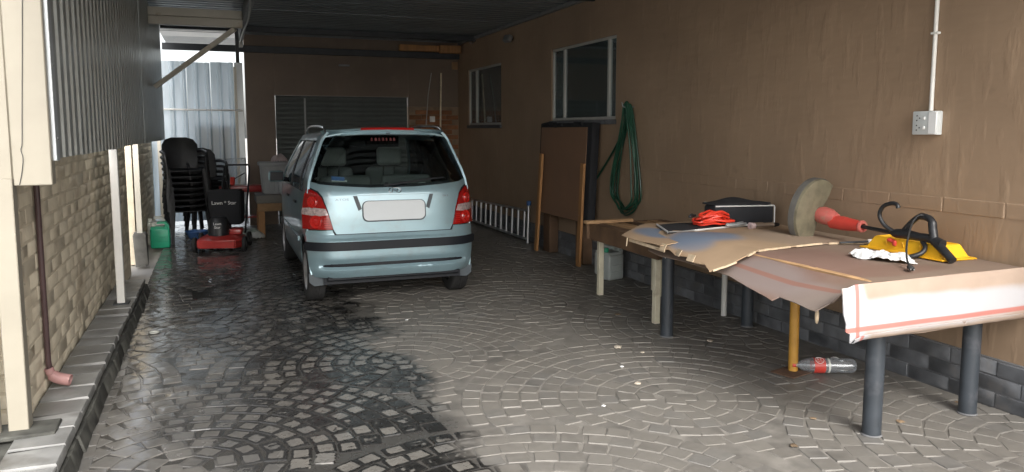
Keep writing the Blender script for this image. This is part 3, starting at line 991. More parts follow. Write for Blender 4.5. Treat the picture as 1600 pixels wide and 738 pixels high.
# dim room behind the windows; unseen low gap added in far wall admits daylight
rm = MB()
for (a, c, d, e, f_, g_) in ((.22, 3.2, 6.6, 6.7, 0, 2.9), (.22, 3.2, 13.5, 13.6, 0, 2.9), (3.2, 3.3, 6.6, 13.6, 1.5, 2.9), (.22, 3.3, 6.6, 13.6, 2.9, 3.0), (.22, 3.3, 6.6, 13.6, -.04, 0)):
    rm.box(a, c, d, e, f_, g_)
rm.build('room_shell', 'room', hw)
def window(label, w, mull, curtain):
    y0, y1, z0, z1 = w
    t = thing('window', label, 'window', (WX, (y0 + y1) / 2, z0))
    L, H = y1 - y0, z1 - z0
    hl = L / 2
    xx = .014
    f = MB()
    fw_ = .032
    f.box(xx, xx + .04, -hl + .002, hl - .002, .002, fw_, .003)
    f.box(xx, xx + .04, -hl + .002, hl - .002, H - fw_, H - .002, .003)
    f.box(xx, xx + .04, -hl + .002, -hl + fw_, fw_, H - fw_, .003)
    f.box(xx, xx + .04, hl - fw_, hl - .002, fw_, H - fw_, .003)
    f.build('frame', 'alu_white', t)
    edges = [-hl + fw_] + mull + [hl - fw_]
    for m_ in mull:
        q = MB(); q.box(xx - .006, xx + .034, m_ - .02, m_ + .02, fw_ + .001, H - fw_ - .001, .003); q.build('mullion', 'alu_white', t)
    for i, (a, c) in enumerate(zip(edges, edges[1:])):
        q = MB(); q.obox((xx + .018, (a + c) / 2, H / 2), (.004, c - a - .0, H - 2 * fw_), Euler((0, 0, random.uniform(-.006, .006)))); q.build('pane', 'winglass', t)
    q = MB(); q.box(-.03, xx - .001, -hl - .02, hl + .02, -.055, -.002, .006); q.build('sill', 'dado', t)
    if curtain:
        q = MB()
        n = 60
        prof = [(-hl + L * i / n, .012 * math.sin(i * 1.7) + .006 * math.sin(i * .73)) for i in range(n + 1)]
        loop = [(xx + .12 + h, a, .03) for a, h in prof] + [(xx + .122 + h, a, .03) for a, h in reversed(prof)]
        A = [q.bm.verts.new(p) for p in loop]
        B = [q.bm.verts.new(V(p) + V((0, 0, H - .05))) for p in loop]
        for i in range(len(A)):
            j = (i + 1) % len(A)
            q.bm.faces.new((A[i], A[j], B[j], B[i]))
        q.build('curtain', 'curtain', t)
    return t
window('large three light window above the leaning brown panel', W2, [.50, -.66], False)
window('small far window with pale curtain beside the back wall', W1, [.42], True)

# socket, conduit
t = thing('wall_socket', 'grey double wall socket with white cover strip below the conduit', 'socket', (WX, 3.466, 1.52))
b = MB(); b.box(-.045, 0, -.088, .088, 0, .142, .006, 2); b.build('box', 'soc', t)
b = MB(); b.box(-.052, -.044, -.086, -.03, .004, .138, .003); b.build('cover_strip', 'soc_w', t)
for zz in (.042, .10):
    b = MB(); b.box(-.053, -.044, -.006, .010, zz - .010, zz + .010, .003); b.build('rocker', 'soc_w', t)
    for (dy, dz) in ((.035, .0), (.055, .014), (.055, -.014)):
        b = MB(); b.lathe([(0, 0), (.004, 0), (.004, .003), (0, .003)], Matrix.Translation((-.044, dy, zz + dz)) @ Matrix.Rotation(-math.pi / 2, 4, 'Y'), 8); b.build('pin_hole', 'black_pl', t)
t = thing('conduit_pipe', 'white vertical conduit on the brown wall above the socket', 'conduit', (WX - .014, 3.452, 1.664))
b = MB(); b.tube([(0, 0, 0), (0, 0, .7), (0, 0.003, 1.39)], .0125, 12); b.build('pipe', 'pvc_white', t)
for z in (.45, 1.05):
    b = MB(); b.box(-.013, .014, -.026, .026, z, z + .016, .003); b.build('saddle', 'pvc_white', t)
# small lamp, junction box
t = thing('wall_spotlight', 'small dark spotlight high on the brown wall', 'spotlight', (WX, 10.53, 2.86))
b = MB(); b.box(-.02, 0, -.035, .035, -.03, .03, .004); b.build('bracket', 'black_pl', t)
b = MB(); b.obox((-.075, -.02, -.01), (.07, .13, .10), Euler((0, .5, .4)), .012, 2); b.build('head', 'steel_grey', t)
t = thing('roof_clip', 'bent zinc strap where the roof meets the wall', 'strap', (WX - .03, 12.15, 2.99))
b = MB(); b.bar((0, 0, .02), (-.06, -.02, -.05), .05, .006); b.bar((-.06, -.02, -.05), (-.10, -.05, -.02), .05, .006); b.build('strap', 'alu', t)

# ---- back wall with roller door
bw = thing('back_wall', 'brown rendered back wall, coloured darker for shade, around the roller door', 'wall', (0, BY, 0))
DX0, DX1, DZ = 0.92, 3.13, 2.11
b = MB(); b.box(.47, DX0 - .002, 0, .2, -.04, 3.06); b.build('wall_left', 'plaster_back_shaded', bw)
b = MB(); b.box(DX0, DX1, 0.001, .2, DZ, 3.06); b.build('lintel', 'plaster_back_shaded', bw)
b = MB(); b.box(DX1 + .002, WX - .003, 0, .2, 1.95, 3.06); b.build('wall_right', 'plaster_back_shaded', bw)
b = MB(); b.box(DX1 + .002, WX - .003, 0.006, .2, -.04, 1.948); b.build('pier_core', 'face_mortar', bw)
fb = brick_meshes('brick', .212, .03, .072, 'face_brick', 5, .003, .004)
for r in range(22):
    x = DX1 + .01 + (.11 if r % 2 else 0)
    while x + .21 < WX:
        place('brick', random.choice(fb), bw, (x + .106, .002, .045 + r * .086))
        x += .222
rd = thing('roller_door', 'closed grey green slatted roller door in the back wall', 'door', (0, BY + .06, 0))
q = MB(); q.box(-DX0 * 0 + DX0 + .01, DX1 - .01, .012, .03, 0, DZ - .002); q.build('backing', 'door_slat', rd)
nsl = 26
hs_ = DZ / nsl
q = MB()
loop = []
for i in range(7):
    a = math.pi * i / 6
    loop.append((DX0 + .012, .012 - math.sin(a) * .014, .003 + (hs_ - .006) * i / 6))
q.prism(loop, (DX1 - DX0 - .024, 0, 0))
o = q.build('slat', 'door_slat', rd, 60)
sme = o.data
for i in range(1, nsl):
    place('slat', sme, rd, (0, random.uniform(-.001, .001), i * hs_))
q = MB(); q.box(1.38, 1.41, -.006, .0, .3, DZ - .04, .002); q.build('guide_strip', 'steel_grey', rd)
t = thing('shelf_timber', 'orange timber lengths stored on the end beam under the roof', 'timber', (0, BY - .17, RZ - .19))
q = MB(); q.box(2.95, 4.0, -.05, .06, -.0, .10, .005); q.build('plank', 'wood_or', t)
q = MB(); q.box(3.62, 3.99, -.16, -.055, -.03, .10, .005); q.build('block', 'wood_or', t)
t = thing('junction_box', 'small tan box on the brown wall in the far corner', 'box', (3.96, BY - .02, 2.60))
q = MB(); q.box(-.05, .05, -.03, .02, 0, .13, .008, 2); q.box(-.04, .04, -.035, -.028, .012, .118, .003); q.build('casing', 'wood_tan', t)
t = thing('switch_box', 'white switch box on the brick pier beside the roller door', 'switch', (3.545, BY - .02, 1.685))
q = MB(); q.box(-.045, .045, -.03, .008, 0, .10, .006, 2); q.box(-.014, .014, -.037, -.028, .03, .07, .003); q.build('casing', 'soc_w', t)
t = thing('thin_conduit', 'thin grey rod leaning beside the switch box', 'rod', (3.42, BY - .03, 1.60))
q = MB(); q.tube([(.0, -.03, .0), (.05, -.01, .55), (.115, -.005, .93)], .008, 8); q.build('rod', 'alu_white', t)
t = thing('bamboo_cane', 'tall jointed cane, coloured whiter as if sunlit, leaning in the far corner', 'cane', (3.60, BY - .16, 0))
pts = [(0.0, -.08, 0.0)]
q = MB()
n = 16
for i in range(n):
    a = V((0.0, -.08, 0)).lerp(V((.095, .08, 2.53)), i / n)
    c = V((0.0, -.08, 0)).lerp(V((.095, .08, 2.53)), (i + 1) / n)
    q.tube([a, a.lerp(c, .06), a.lerp(c, .94), c], [.020, .016, .016, .020], 8)
q.build('cane', mat('sunlit_tint_cane', (0.85, 0.74, 0.54), 0.5, var=0.2, vscale=14), t)  # cane colour whitened to stand in for sun on it
t = thing('back_wall_light', 'small flat lamp high on the back wall above the roller door', 'lamp', (2.04, BY - .01, 2.60))
q = MB(); q.box(-.09, .09, -.05, .008, 0, .03, .008, 2); q.build('lamp_body', 'steel_grey', t)

# ---- translucent sheet gate at the back left
gt = thing('sheet_gate', 'tall bright translucent sheet gate at the back left corner', 'gate', (0, BY + .10, 0))
pf = rib_profile(.344, .172, .034, .036, .090)
xx = -1.10
for k in range(4):
    sheet('gate_sheet', pf, (xx + k * .352, random.uniform(-.004, .004), .1), (1, 0, 0), (0, -1, 0), (0, 0, 2.505 + (k % 2) * .012), 'poly', gt)
q = MB(); q.box(-.30, .30, .06, .075, .1, 1.62, .003); q.build('lower_backing', 'galv', gt)
q = MB(); q.box(.315, .44, -.02, 0, .1, 2.62, .003); q.build('edge_strip', 'galv_light', gt)
q = MB(); q.tube([(-1.08, -.055, 1.87), (.42, -.055, 1.86)], .016, 10); q.build('rail', 'white_paint', gt)
q = MB(); q.box(.30, .345, -.05, -.021, .1, 2.55, .003); q.build('stile', 'cream_paint', gt)
mesh_ = thing('mesh_panel', 'diamond wire mesh panel standing in front of the sheet gate', 'mesh panel', (0, BY - .02, 0))
q = MB()
for k in range(-14, 16):
    for sgn in (1, -1):
        x0 = -.14 + k * .045
        # clip diagonal to panel x in [-.14,.43], z in [.05,1.09]
        pts = []
        for (x, z) in ((x0, .05), (x0 + sgn * 1.04 * .5, 1.09)):
            pts.append((x, z))
        (xa, za), (xb, zb) = pts
        lo, hi = -.14, .43
        t0, t1 = 0.0, 1.0
        dx = xb - xa
        for bound, s_ in ((lo, 1), (hi, -1)):
            fa, fb_ = s_ * (xa - bound), s_ * (xb - bound)
            if fa < 0 and fb_ < 0: t0, t1 = 1, 0
            elif fa < 0: t0 = max(t0, fa / (fa - fb_))
            elif fb_ < 0: t1 = min(t1, fa / (fa - fb_))
        if t1 - t0 > .05:
            q.tube([(xa + dx * t0, 0.004 * sgn, za + (zb - za) * t0), (xa + dx * t1, 0.004 * sgn, za + (zb - za) * t1)], .004, 4)
q.build('wire', 'galv_light', mesh_)['kind'] = 'stuff'
q = MB(); q.tube([(-.14, 0, .02), (-.14, 0, 1.09), (.43, 0, 1.09), (.43, 0, .02)], .012, 8); q.build('frame', 'galv_light', mesh_)
# roof of bushes is not visible: only pale sky shows over the gate
# ================================================================== CAR
CX, CY = 1.455, 6.66
car = thing('parked_car', 'pale blue silver five door hatchback parked facing the roller door', 'car', (CX, CY, 0))
WT = [(.15, .66), (.22, .70), (.3, .735), (.45, .752), (.62, .755), (.75, .752), (.9, .738), (1.0, .742), (1.1, .728), (1.2, .695), (1.47, .585), (1.53, .535)]
def halfw(y, z):
    w = interp(WT, z)
    if y < .5: w *= 1 - .025 * (1 - y / .5) ** 2
    if y > 2.7: w *= 1 - .12 * ((y - 2.7) / .8) ** 2
    return w
PT = [(.15, .10), (.25, .045), (.28, .025), (.33, .0), (.45, .0), (.585, .0), (.605, .018), (.645, .036), (.8, .046), (.95, .062), (1.0, .072), (1.05, .092), (1.12, .125), (1.3, .205), (1.5, .30), (1.56, .33)]
CR = .15
def prof(z): return interp(PT, z)
def rear(x, z):
    w = halfw(.16, z)
    s = min(1.12, abs(x) / w)
    return (x, prof(z) + CR * s ** 7, z)
def bump_rear(x, z):
    X, y, Z_ = rear(x, z)
    k = max(0.0, min(1.0, (.67 - abs(x)) / .04))
    d = interp([(.30, 0), (.338, 0), (.346, .004), (.368, .034), (.43, .003), (.45, 0)], z)
    return (X, y + d * k, Z_)
def side(sg):
    def f(y, z): return (sg * halfw(y, z), y, z)
    return f
def arc(cx, cz, r, a0, a1, n=14):
    return [(cx + r * math.cos(math.radians(a0 + (a1 - a0) * i / n)), cz + r * math.sin(math.radians(a0 + (a1 - a0) * i / n))) for i in range(n + 1)]
def dense(poly, d=.06):
    out = []
    for a, c in zip(poly, poly[1:] + poly[:1]):
        L = math.hypot(c[0] - a[0], c[1] - a[1])
        n = max(1, int(L / d))
        out += [(a[0] + (c[0] - a[0]) * i / n, a[1] + (c[1] - a[1]) * i / n) for i in range(n)]
    return out
def sym(half):   # half outline on the +x side, bottom to top -> closed symmetric outline
    return half + [(-x, z) for x, z in reversed(half)]
RA, FA = .46, 2.84
def edge_y(z): return prof(z) + CR
# -------- body shell: dark inner skin, roof, bonnet, pillars
b = MB()
zz = [.26 + i * .05 for i in range(17)]
b.patch(sym([(halfw(.16, z) - .004, z) for z in zz]), rear, (.06, .08), .004, (0, -1, 0), -.016)
for sg in (1, -1):
    lo = [(.20, .30)] + arc(RA, .28, .315, 176, 4) + [(.80, .20), (2.5, .20)] + arc(FA, .28, .315, 176, 4) + [(3.3, .30), (3.42, .72), (2.75, .93), (.26, 1.0)]
    b.patch(lo, side(sg), (.12, .08), .004, (sg, 0, 0), -.012)
b.build('inner_skin', 'car_black', car)
b = MB()
def roof(x, y):
    w = .555
    return (x, y, 1.555 - .045 * min(1.2, abs(x) / w) ** 3 - .05 * max(0, (y - 1.5) / .6) ** 2 - .02 * max(0, (.7 - y) / .4) ** 2)
b.patch([(-.555, .33), (0, .315), (.555, .33), (.555, 2.05), (-.555, 2.05)], roof, (.08, .2), .012, (0, 0, 1))
def hood(x, y):
    return (x * (1 - .10 * max(0, (y - 2.75) / .7)), y, 1.0 - .16 * ((y - 2.7) / .7) - .10 * max(0, (y - 3.2) / .25) ** 2 - .06 * abs(x / .66) ** 3)
b.patch([(-.66, 2.72), (.66, 2.72), (.64, 3.42), (-.64, 3.42)], hood, (.1, .1), .01, (0, 0, 1))
def front(x, z): return (x, 3.45 - .10 * abs(x / .66) ** 4 - .3 * max(0, (z - .6)) ** 2, z)
b.patch([(-.66, .25), (.66, .25), (.64, .80), (-.64, .80)], front, (.1, .1), .01, (0, 1, 0))
for sg in (1, -1):
    # roof rail strip, C pillar, A pillar
    b.patch(dense([(.32, 1.455), (2.06, 1.44), (2.0, 1.50), (.34, 1.53)], .1), side(sg), (.15, .05), .02, (sg, 0, 0))
    b.patch(dense([(edge_y(1.0) - .02, 1.0), (.47, .985), (.50, 1.20), (.46, 1.457), (edge_y(1.457) - .10, 1.457), (edge_y(1.2) - .06, 1.2)], .06), side(sg), (.06, .06), .02, (sg, 0, 0))
    b.patch(dense([(2.06, 1.442), (2.74, .96), (2.66, .955), (1.99, 1.442)], .08), side(sg), (.1, .08), .02, (sg, 0, 0))
b.build('body', 'paint', car)
# -------- side panels and doors
for sg in (1, -1):
    q = [(edge_y(.62) - .01, .60)] + [(edge_y(.7), .70), (edge_y(.9), .9), (edge_y(1.0), 1.0), (.83, .985), (.83, .52)]
    q += [(RA + .325 * math.cos(a), .28 + .325 * math.sin(a)) for a in [math.radians(t_) for t_ in (48, 60, 75, 90, 105, 120, 135, 150)]]
    b = MB(); b.patch(q, side(sg), (.06, .06), .01, (sg, 0, 0)); b.build('rear_quarter', 'paint', car)
    q = [(.838, .515), (.838, .985), (1.66, .975), (1.66, .22), (.80, .22)] + [(RA + .325 * math.cos(a), .28 + .325 * math.sin(a)) for a in [math.radians(t_) for t_ in (5, 20, 35, 45)]]
    b = MB(); b.patch(q, side(sg), (.12, .07), .01, (sg, 0, 0)); d1 = b.build('rear_door', 'paint', car)
    b = MB(); b.patch([(1.668, .22), (2.46, .22), (2.56, .60), (2.60, .96), (1.668, .975)], side(sg), (.12, .07), .01, (sg, 0, 0)); d2 = b.build('front_door', 'paint', car)
    q = [(2.47, .22)] + [(FA + .325 * math.cos(a), .28 + .325 * math.sin(a)) for a in [math.radians(t_) for t_ in range(190, -10, -15)]] + [(3.35, .30), (3.42, .72), (3.1, .86), (2.72, .95), (2.608, .958), (2.568, .60)]
    b = MB(); b.patch(q, side(sg), (.1, .07), .01, (sg, 0, 0)); b.build('front_wing', 'paint', car)
    for d, y0 in ((d1, 1.0), (d2, 1.78)):
        b = MB(); b.bar((sg * (halfw(y0, .86) + .018), y0, .86), (sg * (halfw(y0, .86) + .018), y0 + .17, .86), .018, .026, (0, 0, 1), .005); b.build('handle', 'car_black', d)
        b = MB(); b.patch([(y0 - .15, .50), (y0 + .62, .50), (y0 + .62, .54), (y0 - .15, .54)], side(sg), (.2, .1), .012, (sg, 0, 0), .012); b.build('rub_strip', 'paint', d)
    for nm, q in (('quarter_window', [(.54, 1.0), (.78, .995), (.78, 1.435), (.50, 1.44), (.53, 1.2)]), ('rear_window_pane', [(.86, .99), (1.58, .985), (1.58, 1.44), (.84, 1.44)]), ('front_window_pane', [(1.68, .985), (2.58, .97), (2.02, 1.435), (1.68, 1.44)])):
        b = MB(); b.patch(dense(q, .1), side(sg), (.12, .08), .004, (sg, 0, 0), -.006); b.build(nm, 'carglass', car)
    for q in ([(.78, .99), (.86, .99), (.84, 1.455), (.775, 1.455)], [(1.58, .98), (1.68, .98), (1.68, 1.455), (1.58, 1.455)], [(.47, .985), (.545, .985), (.535, 1.2), (.505, 1.455), (.455, 1.455), (.50, 1.2)]):
        b = MB(); b.patch(dense(q, .08), side(sg), (.08, .08), .01, (sg, 0, 0)); b.build('window_pillar', 'car_black', car)
    # roof rail and gutter
    b = MB(); b.tube(smoothpath([(sg * .535, .40, 1.520), (sg * .542, .48, 1.568), (sg * .547, .9, 1.584), (sg * .547, 1.5, 1.58), (sg * .537, 1.85, 1.545), (sg * .53, 1.93, 1.50)], 5), .012, 8); b.build('roof_bar', 'chrome', car)
    # mirror
    mx = sg * .70
    b = MB(); b.obox((sg * .845, 2.30, 1.035), (.17, .10, .125), Euler((0, 0, sg * .1)), .035, 3); mm = b.build('door_mirror', 'paint', car)
    b = MB(); b.obox((sg * .842, 2.252, 1.035), (.135, .008, .095), Euler((0, 0, sg * .1)), .003); b.build('mirror_glass', 'car_black', mm)
    b = MB(); b.bar((sg * .70, 2.36, .99), (sg * .79, 2.32, 1.0), .05, .05, (0, 0, 1), .01); b.build('mirror_arm', 'car_black', mm)
def ws(x, v): return (x * (1 - .22 * v), 2.78 - .74 * v - .10 * (1 - v * .5) * abs(x / .62) ** 2, .97 + .525 * v)
b = MB(); b.patch([(-.62, 0), (.62, 0), (.62, 1), (-.62, 1)], ws, (.12, .12), .004, (0, 1, 0)); b.build('windscreen', 'carglass', car)
# -------- tailgate around the glass
gl_half = [(0.0, 1.040), (.2, 1.043), (.42, 1.058), (.63, 1.078), (.704, 1.100), (.695, 1.16), (.662, 1.27), (.617, 1.39), (.588, 1.45), (.550, 1.484), (.47, 1.499), (.25, 1.508), (0.0, 1.512)]
b = MB()
low = [(0, .648), (.30, .648), (.512, .648), (.535, .69), (.575, .85), (.615, .975), (.648, 1.02), (.718, 1.055), (.722, 1.10)]
b.patch(sym(low[1:] + [(.704, 1.100), (.63, 1.078), (.42, 1.058), (.2, 1.043)]), rear, (.05, .04), .012, (0, -1, 0))
for sg in (1, -1):
    q = [(sg * x, z) for x, z in [(.722, 1.10), (.712, 1.14), (.680, 1.25), (.635, 1.38), (.600, 1.475), (.566, 1.512), (.45, 1.527), (.2, 1.537), (0, 1.54)] + list(reversed(gl_half[4:]))]
    b.patch(q, rear, (.05, .05), .012, (0, -1, 0))
tg = b.build('tailgate', 'paint', car, 30)
# plate recess: slanted dark flanks, plate with border
for sg in (1, -1):
    b = MB(); b.patch([(sg * .36, .975), (sg * .325, .975), (sg * .288, .862), (sg * .318, .845)], rear, (.03, .03), .006, (0, -1, 0), .0045); b.build('recess_flank', 'flap', tg)
b = MB(); b.patch(sym([(.33, .978), (.33, .990), (.0, .993)][:2]), rear, (.1, .02), .016, (0, -1, 0), .016); b.build('grab_strip', 'paint', tg)
def rr(x0, x1, z0, z1, r, n=5):
    out = []
    for cx, cz, a0 in ((x1 - r, z0 + r, -90), (x1 - r, z1 - r, 0), (x0 + r, z1 - r, 90), (x0 + r, z0 + r, 180)):
        out += [(cx + r * math.cos(math.radians(a0 + 90 * i / n)), cz + r * math.sin(math.radians(a0 + 90 * i / n))) for i in range(n + 1)]
    return out
b = MB(); b.patch(rr(-.285, .285, .745, .93, .05), rear, (.2, .2), .008, (0, -1, 0), .006); b.build('plate_frame', 'flap', tg)
b = MB(); b.patch(rr(-.275, .275, .757, .925, .045), rear, (.2, .2), .006, (0, -1, 0), .010); b.build('number_plate', 'plate', tg)
# badge
RX = Matrix.Rotation(math.pi / 2, 4, 'X')
def on_rear(x, z, lift=.004):
    p = V(rear(x, z))
    du = V(rear(x + .005, z)) - V(rear(x - .005, z))
    dv = V(rear(x, z + .005)) - V(rear(x, z - .005))
    n = du.cross(dv).normalized()
    if n.y > 0: n = -n
    du.normalize()
    Rm = Matrix((du, n.cross(du), n)).transposed().to_4x4()
    return Matrix.Translation(p + n * lift) @ Rm
b = MB()
Mb = on_rear(.012, 1.012) @ Matrix.Scale(1.2, 4)
b.tube([Mb @ V((.046 * math.cos(a), .023 * math.sin(a), .002)) for a in [i * math.pi / 12 for i in range(24)]], .0035, 6, closed=True)
b.tube([Mb @ V(p) for p in ((-.022, -.012, .002), (-.012, .014, .003), (-.004, .002, .003), (.006, -.001, .003), (.012, -.014, .003), (.022, .012, .002))], .0035, 6)
b.build('badge', 'chrome', tg)
text('model_lettering', 'ATOS', .034, on_rear(-.455, .945, .001) @ Matrix.Diagonal((1.35, .8, 1, 1)), 'dull_chrome', tg)
text('trim_lettering', 'GLS', .028, on_rear(.475, .955, .001) @ Matrix.Diagonal((1.2, .8, 1, 1)), 'dull_chrome', tg)
# rear glass, wiper, stickers
b = MB(); b.patch(sym(gl_half[1:-1]), rear, (.06, .05), .004, (0, -1, 0), -.002); rg = b.build('rear_glass', 'carglass', car)
b = MB()
band = sym([(.0, 1.040), (.2, 1.043), (.42, 1.058), (.63, 1.078), (.704, 1.100), (.700, 1.118), (.62, 1.105), (.40, 1.085), (.2, 1.072)][1:])
b.patch(band, rear, (.08, .03), .003, (0, -1, 0), -.008)
for sg in (1, -1):
    b.patch([(sg * x, z) for x, z in [(.704, 1.10), (.695, 1.16), (.662, 1.27), (.617, 1.39), (.588, 1.45), (.540, 1.45), (.572, 1.38), (.615, 1.27), (.648, 1.16), (.654, 1.10)]], rear, (.05, .05), .003, (0, -1, 0), -.008)
b.build('glass_border', 'car_black', rg)
b = MB(); b.bar(V(rear(-.06, 1.062)) + V((0, -.02, 0)), V(rear(.40, 1.115)) + V((0, -.018, 0)), .016, .012, (0, -1, 0), .003)
b.bar(V(rear(.05, 1.083)) + V((0, -.012, -.0)), V(rear(.48, 1.118)) + V((0, -.008, 0)), .008, .008, (0, -1, 0))
b.lathe([(0, 0), (.022, 0), (.018, .022), (0, .026)], on_rear(-.06, 1.062, -.004), 12); b.build('wiper', 'car_black', rg)
b = MB(); b.patch([(-.53, 1.115), (-.42, 1.108), (-.42, 1.14), (-.53, 1.15)], rear, (.1, .1), .002, (0, -1, 0), -.0075); b.build('dark_sticker', 'blue_pl', rg)
b = MB(); b.patch([(-.53, 1.108), (-.40, 1.100), (-.40, 1.112), (-.53, 1.120)], rear, (.1, .1), .002, (0, -1, 0), -.0078); b.build('pale_sticker', 'white_pl', rg)
# faded sticker letters at the top of the glass (unreadable in the photo): seven worn red marks
for i, wd_ in enumerate((.018, .024, .018, .022, .016, .022, .018)):
    x0 = -.155 + i * .034
    b = MB(); b.patch([(x0, 1.452), (x0 + wd_, 1.452), (x0 + wd_ * .8, 1.478), (x0 + wd_ * .15, 1.478)], rear, (.1, .1), .0015, (0, -1, 0), .0005); b.build('worn_sticker_mark', 'red_ink', rg)
# spoiler lip with high brake light
b = MB(); b.patch(sym([(.52, 1.515), (.50, 1.532), (.25, 1.548), (.0, 1.552), (.0, 1.538), (.25, 1.533)][:3] + [(.02, 1.551)]) if False else [(.555, 1.512), (.52, 1.530), (.25, 1.546), (0, 1.55), (-.25, 1.546), (-.52, 1.530), (-.555, 1.512), (-.45, 1.516), (-.2, 1.526), (0, 1.529), (.2, 1.526), (.45, 1.516)], rear, (.06, .02), .05, (0, -1, 0), .035); sp = b.build('roof_lip', 'paint', car)
b = MB(); b.patch([(-.245, 1.530), (0, 1.534), (.245, 1.530), (.24, 1.549), (0, 1.553), (-.24, 1.549)], rear, (.08, .02), .02, (0, -1, 0), .042); b.build('high_brake_light', 'lens_red2', sp)
b = MB(); b.patch([(-.012, 1.513), (.025, 1.513), (.025, 1.522), (-.012, 1.522)], rear, (.1, .1), .01, (0, -1, 0), .012); b.build('washer_nozzle', 'chrome', sp)
# -------- tail lights
for sg in (1, -1):
    out = [(.772, .690), (.772, .80), (.766, .90), (.75, .985), (.728, 1.038), (.70, 1.030), (.655, 1.005), (.622, .965), (.585, .86), (.55, .74), (.538, .690)]
    def f(x, z): return rear(x, z)
    q = [(sg * x if abs(x) < .76 else sg * min(x, halfw(.16, z) * 1.045), z) for x, z in out]
    b = MB(); b.patch(q, rear, (.02, .03), .02, (0, -1, 0), .010); tl = b.build('tail_light', 'lens_red', car, 50)
    b = MB(); b.patch([(sg * x, z) for x, z in [(.772, .815), (.765, .868), (.70, .878), (.592, .868), (.572, .815), (.66, .805)]], rear, (.02, .03), .01, (0, -1, 0), .0135); b.build('clear_band', 'lens_clear', tl)
    for (xc, zc, r) in ((.672, .755, .058), (.692, .925, .052)):
        b = MB(); b.lathe([(r, -.01), (r, .006), (r * .9, .012), (r * .55, .010), (r * .5, .006), (r * .45, .010), (0, .016)], on_rear(sg * xc, zc, .010), 24); b.build('round_lens', 'lens_red2', tl)
    for i in range(5):
        z = .705 + i * .019
        b = MB(); b.patch([(sg * .555 + sg * (z - .69) * .18, z), (sg * .608, z), (sg * .608, z + .008), (sg * .558 + sg * (z - .69) * .18, z + .008)], rear, (.1, .1), .004, (0, -1, 0), .0125); b.build('reflector_rib', 'lens_red2', tl)
# -------- bumper
zl = [.27, .30, .36, .45, .55, .60, .62]
half = [(halfw(.16, z) * 1.0, z) for z in zl]
b = MB()
b.patch([(-.50, .268)] + [(.50, .268)] + half + [(.757, .640), (.745, .678), (.545, .684), (.528, .640), (-.528, .640), (-.545, .684), (-.745, .678), (-.757, .640)] + [(-x, z) for x, z in reversed(half)], bump_rear, (.03, .0135), .012, (0, -1, 0), .006)
for sg in (1, -1):
    q = [(edge_y(.62), .62), (edge_y(.5), .5), (edge_y(.36), .36), (edge_y(.28), .28), (.20, .26)] + [(RA + .325 * math.cos(a), .28 + .325 * math.sin(a)) for a in [math.radians(t_) for t_ in (178, 165, 150, 137)]] + [(.235, .60)]
    b.patch(q, side(sg), (.05, .05), .012, (sg, 0, 0), .006)
bp = b.build('rear_bumper', 'paint', car, 35)
b = MB(); b.patch(sym([(.74, .508), (.762, .52), (.764, .57), (.75, .584)]), rear, (.03, .03), .02, (0, -1, 0), .018)
b.build('bumper_strip', 'car_black', bp)
b = MB(); b.box(-.60, .60, .05, .075, .235, .275, .01); b.box(.18, .30, .03, .06, .262, .28, .004); b.build('lower_valance', 'car_black', bp)
# -------- mud flaps, exhaust, floor
for sg in (1, -1):
    b = MB()
    loop = [(sg * .58, 0, .30), (sg * .745, 0, .30), (sg * .742, 0, .22), (sg * .70, 0, .185), (sg * .62, 0, .19), (sg * .575, 0, .235)]
    b.prism([(x, .145, z) for x, y, z in loop], (0, .012, 0)); b.build('mud_flap', 'flap', car)
b = MB(); b.box(-.62, .62, .10, 3.35, .20, .26); b.build('underbody', 'car_black', car)
b = MB(); b.tube([(-.36, .10, .235), (-.36, .60, .24)], .022, 12); b.build('exhaust', 'steel_grey', car)
# -------- wheels
def wheel(sg, y):
    x = sg * .665
    Mx = Matrix.Translation((x, y, .272)) @ Matrix.Rotation(sg * math.pi / 2, 4, 'Y')
    p = [(.175, -.078), (.245, -.078), (.264, -.068)]
    for k in range(5):
        z = -.056 + k * .0225
        p += [(.272, z), (.272, z + .016), (.266, z + .017), (.266, z + .0215)]
    p += [(.272, .056), (.264, .068), (.245, .078), (.175, .078), (.165, .05), (.165, -.05)]
    b = MB(); b.lathe(p, Mx, 40, True); w = b.build('wheel', 'black_rub', car)
    b = MB(); b.lathe([(0, -.02), (.168, -.04), (.178, .06), (.172, .074), (.155, .058), (.13, .05), (.06, .064), (.05, .072), (0, .074)], Mx, 30); b.build('rim', 'rim', w)
for sg in (1, -1):
    wheel(sg, RA); wheel(sg, FA)
    for y in (RA, FA):
        pass
# -------- interior seen through the glass
b = MB(); b.box(-.60, .60, .36, 2.7, .28, .36, .01); b.box(-.62, .62, 2.35, 2.72, .55, .96, .08, 2); b.build('cabin_floor_and_dash', 'car_seat', car)
b = MB()
def shelf(x, y): return (x, y, .985 + .02 * math.sin(x * 9))
b.patch([(-.60, .22), (.60, .22), (.60, .72), (-.60, .72)], shelf, (.1, .1), .02, (0, 0, 1)); b.build('parcel_shelf', 'car_in', car)
for x, w in ((-.30, .5), (.30, .5)):
    b = MB(); b.obox((x, .84, .80), (w, .14, .62), Euler((-.18, 0, 0)), .05, 3); st = b.build('rear_backrest', 'car_seat', car)
    b = MB(); b.obox((x, 1.78, .82), (.46, .16, .66), Euler((-.2, 0, 0)), .06, 3); b.obox((x, 2.02, .48), (.46, .5, .16), None, .05, 3); st = b.build('front_seat', 'car_seat', car)
    b = MB(); b.obox((x, 1.67, 1.265), (.27, .09, .20), Euler((-.15, 0, 0)), .04, 3); b.build('headrest', 'car_in', st)
    for dx in (-.06, .06):
        b = MB(); b.tube([(x + dx, 1.70, 1.05), (x + dx, 1.68, 1.2)], .007, 6); b.build('headrest_post', 'chrome', st)
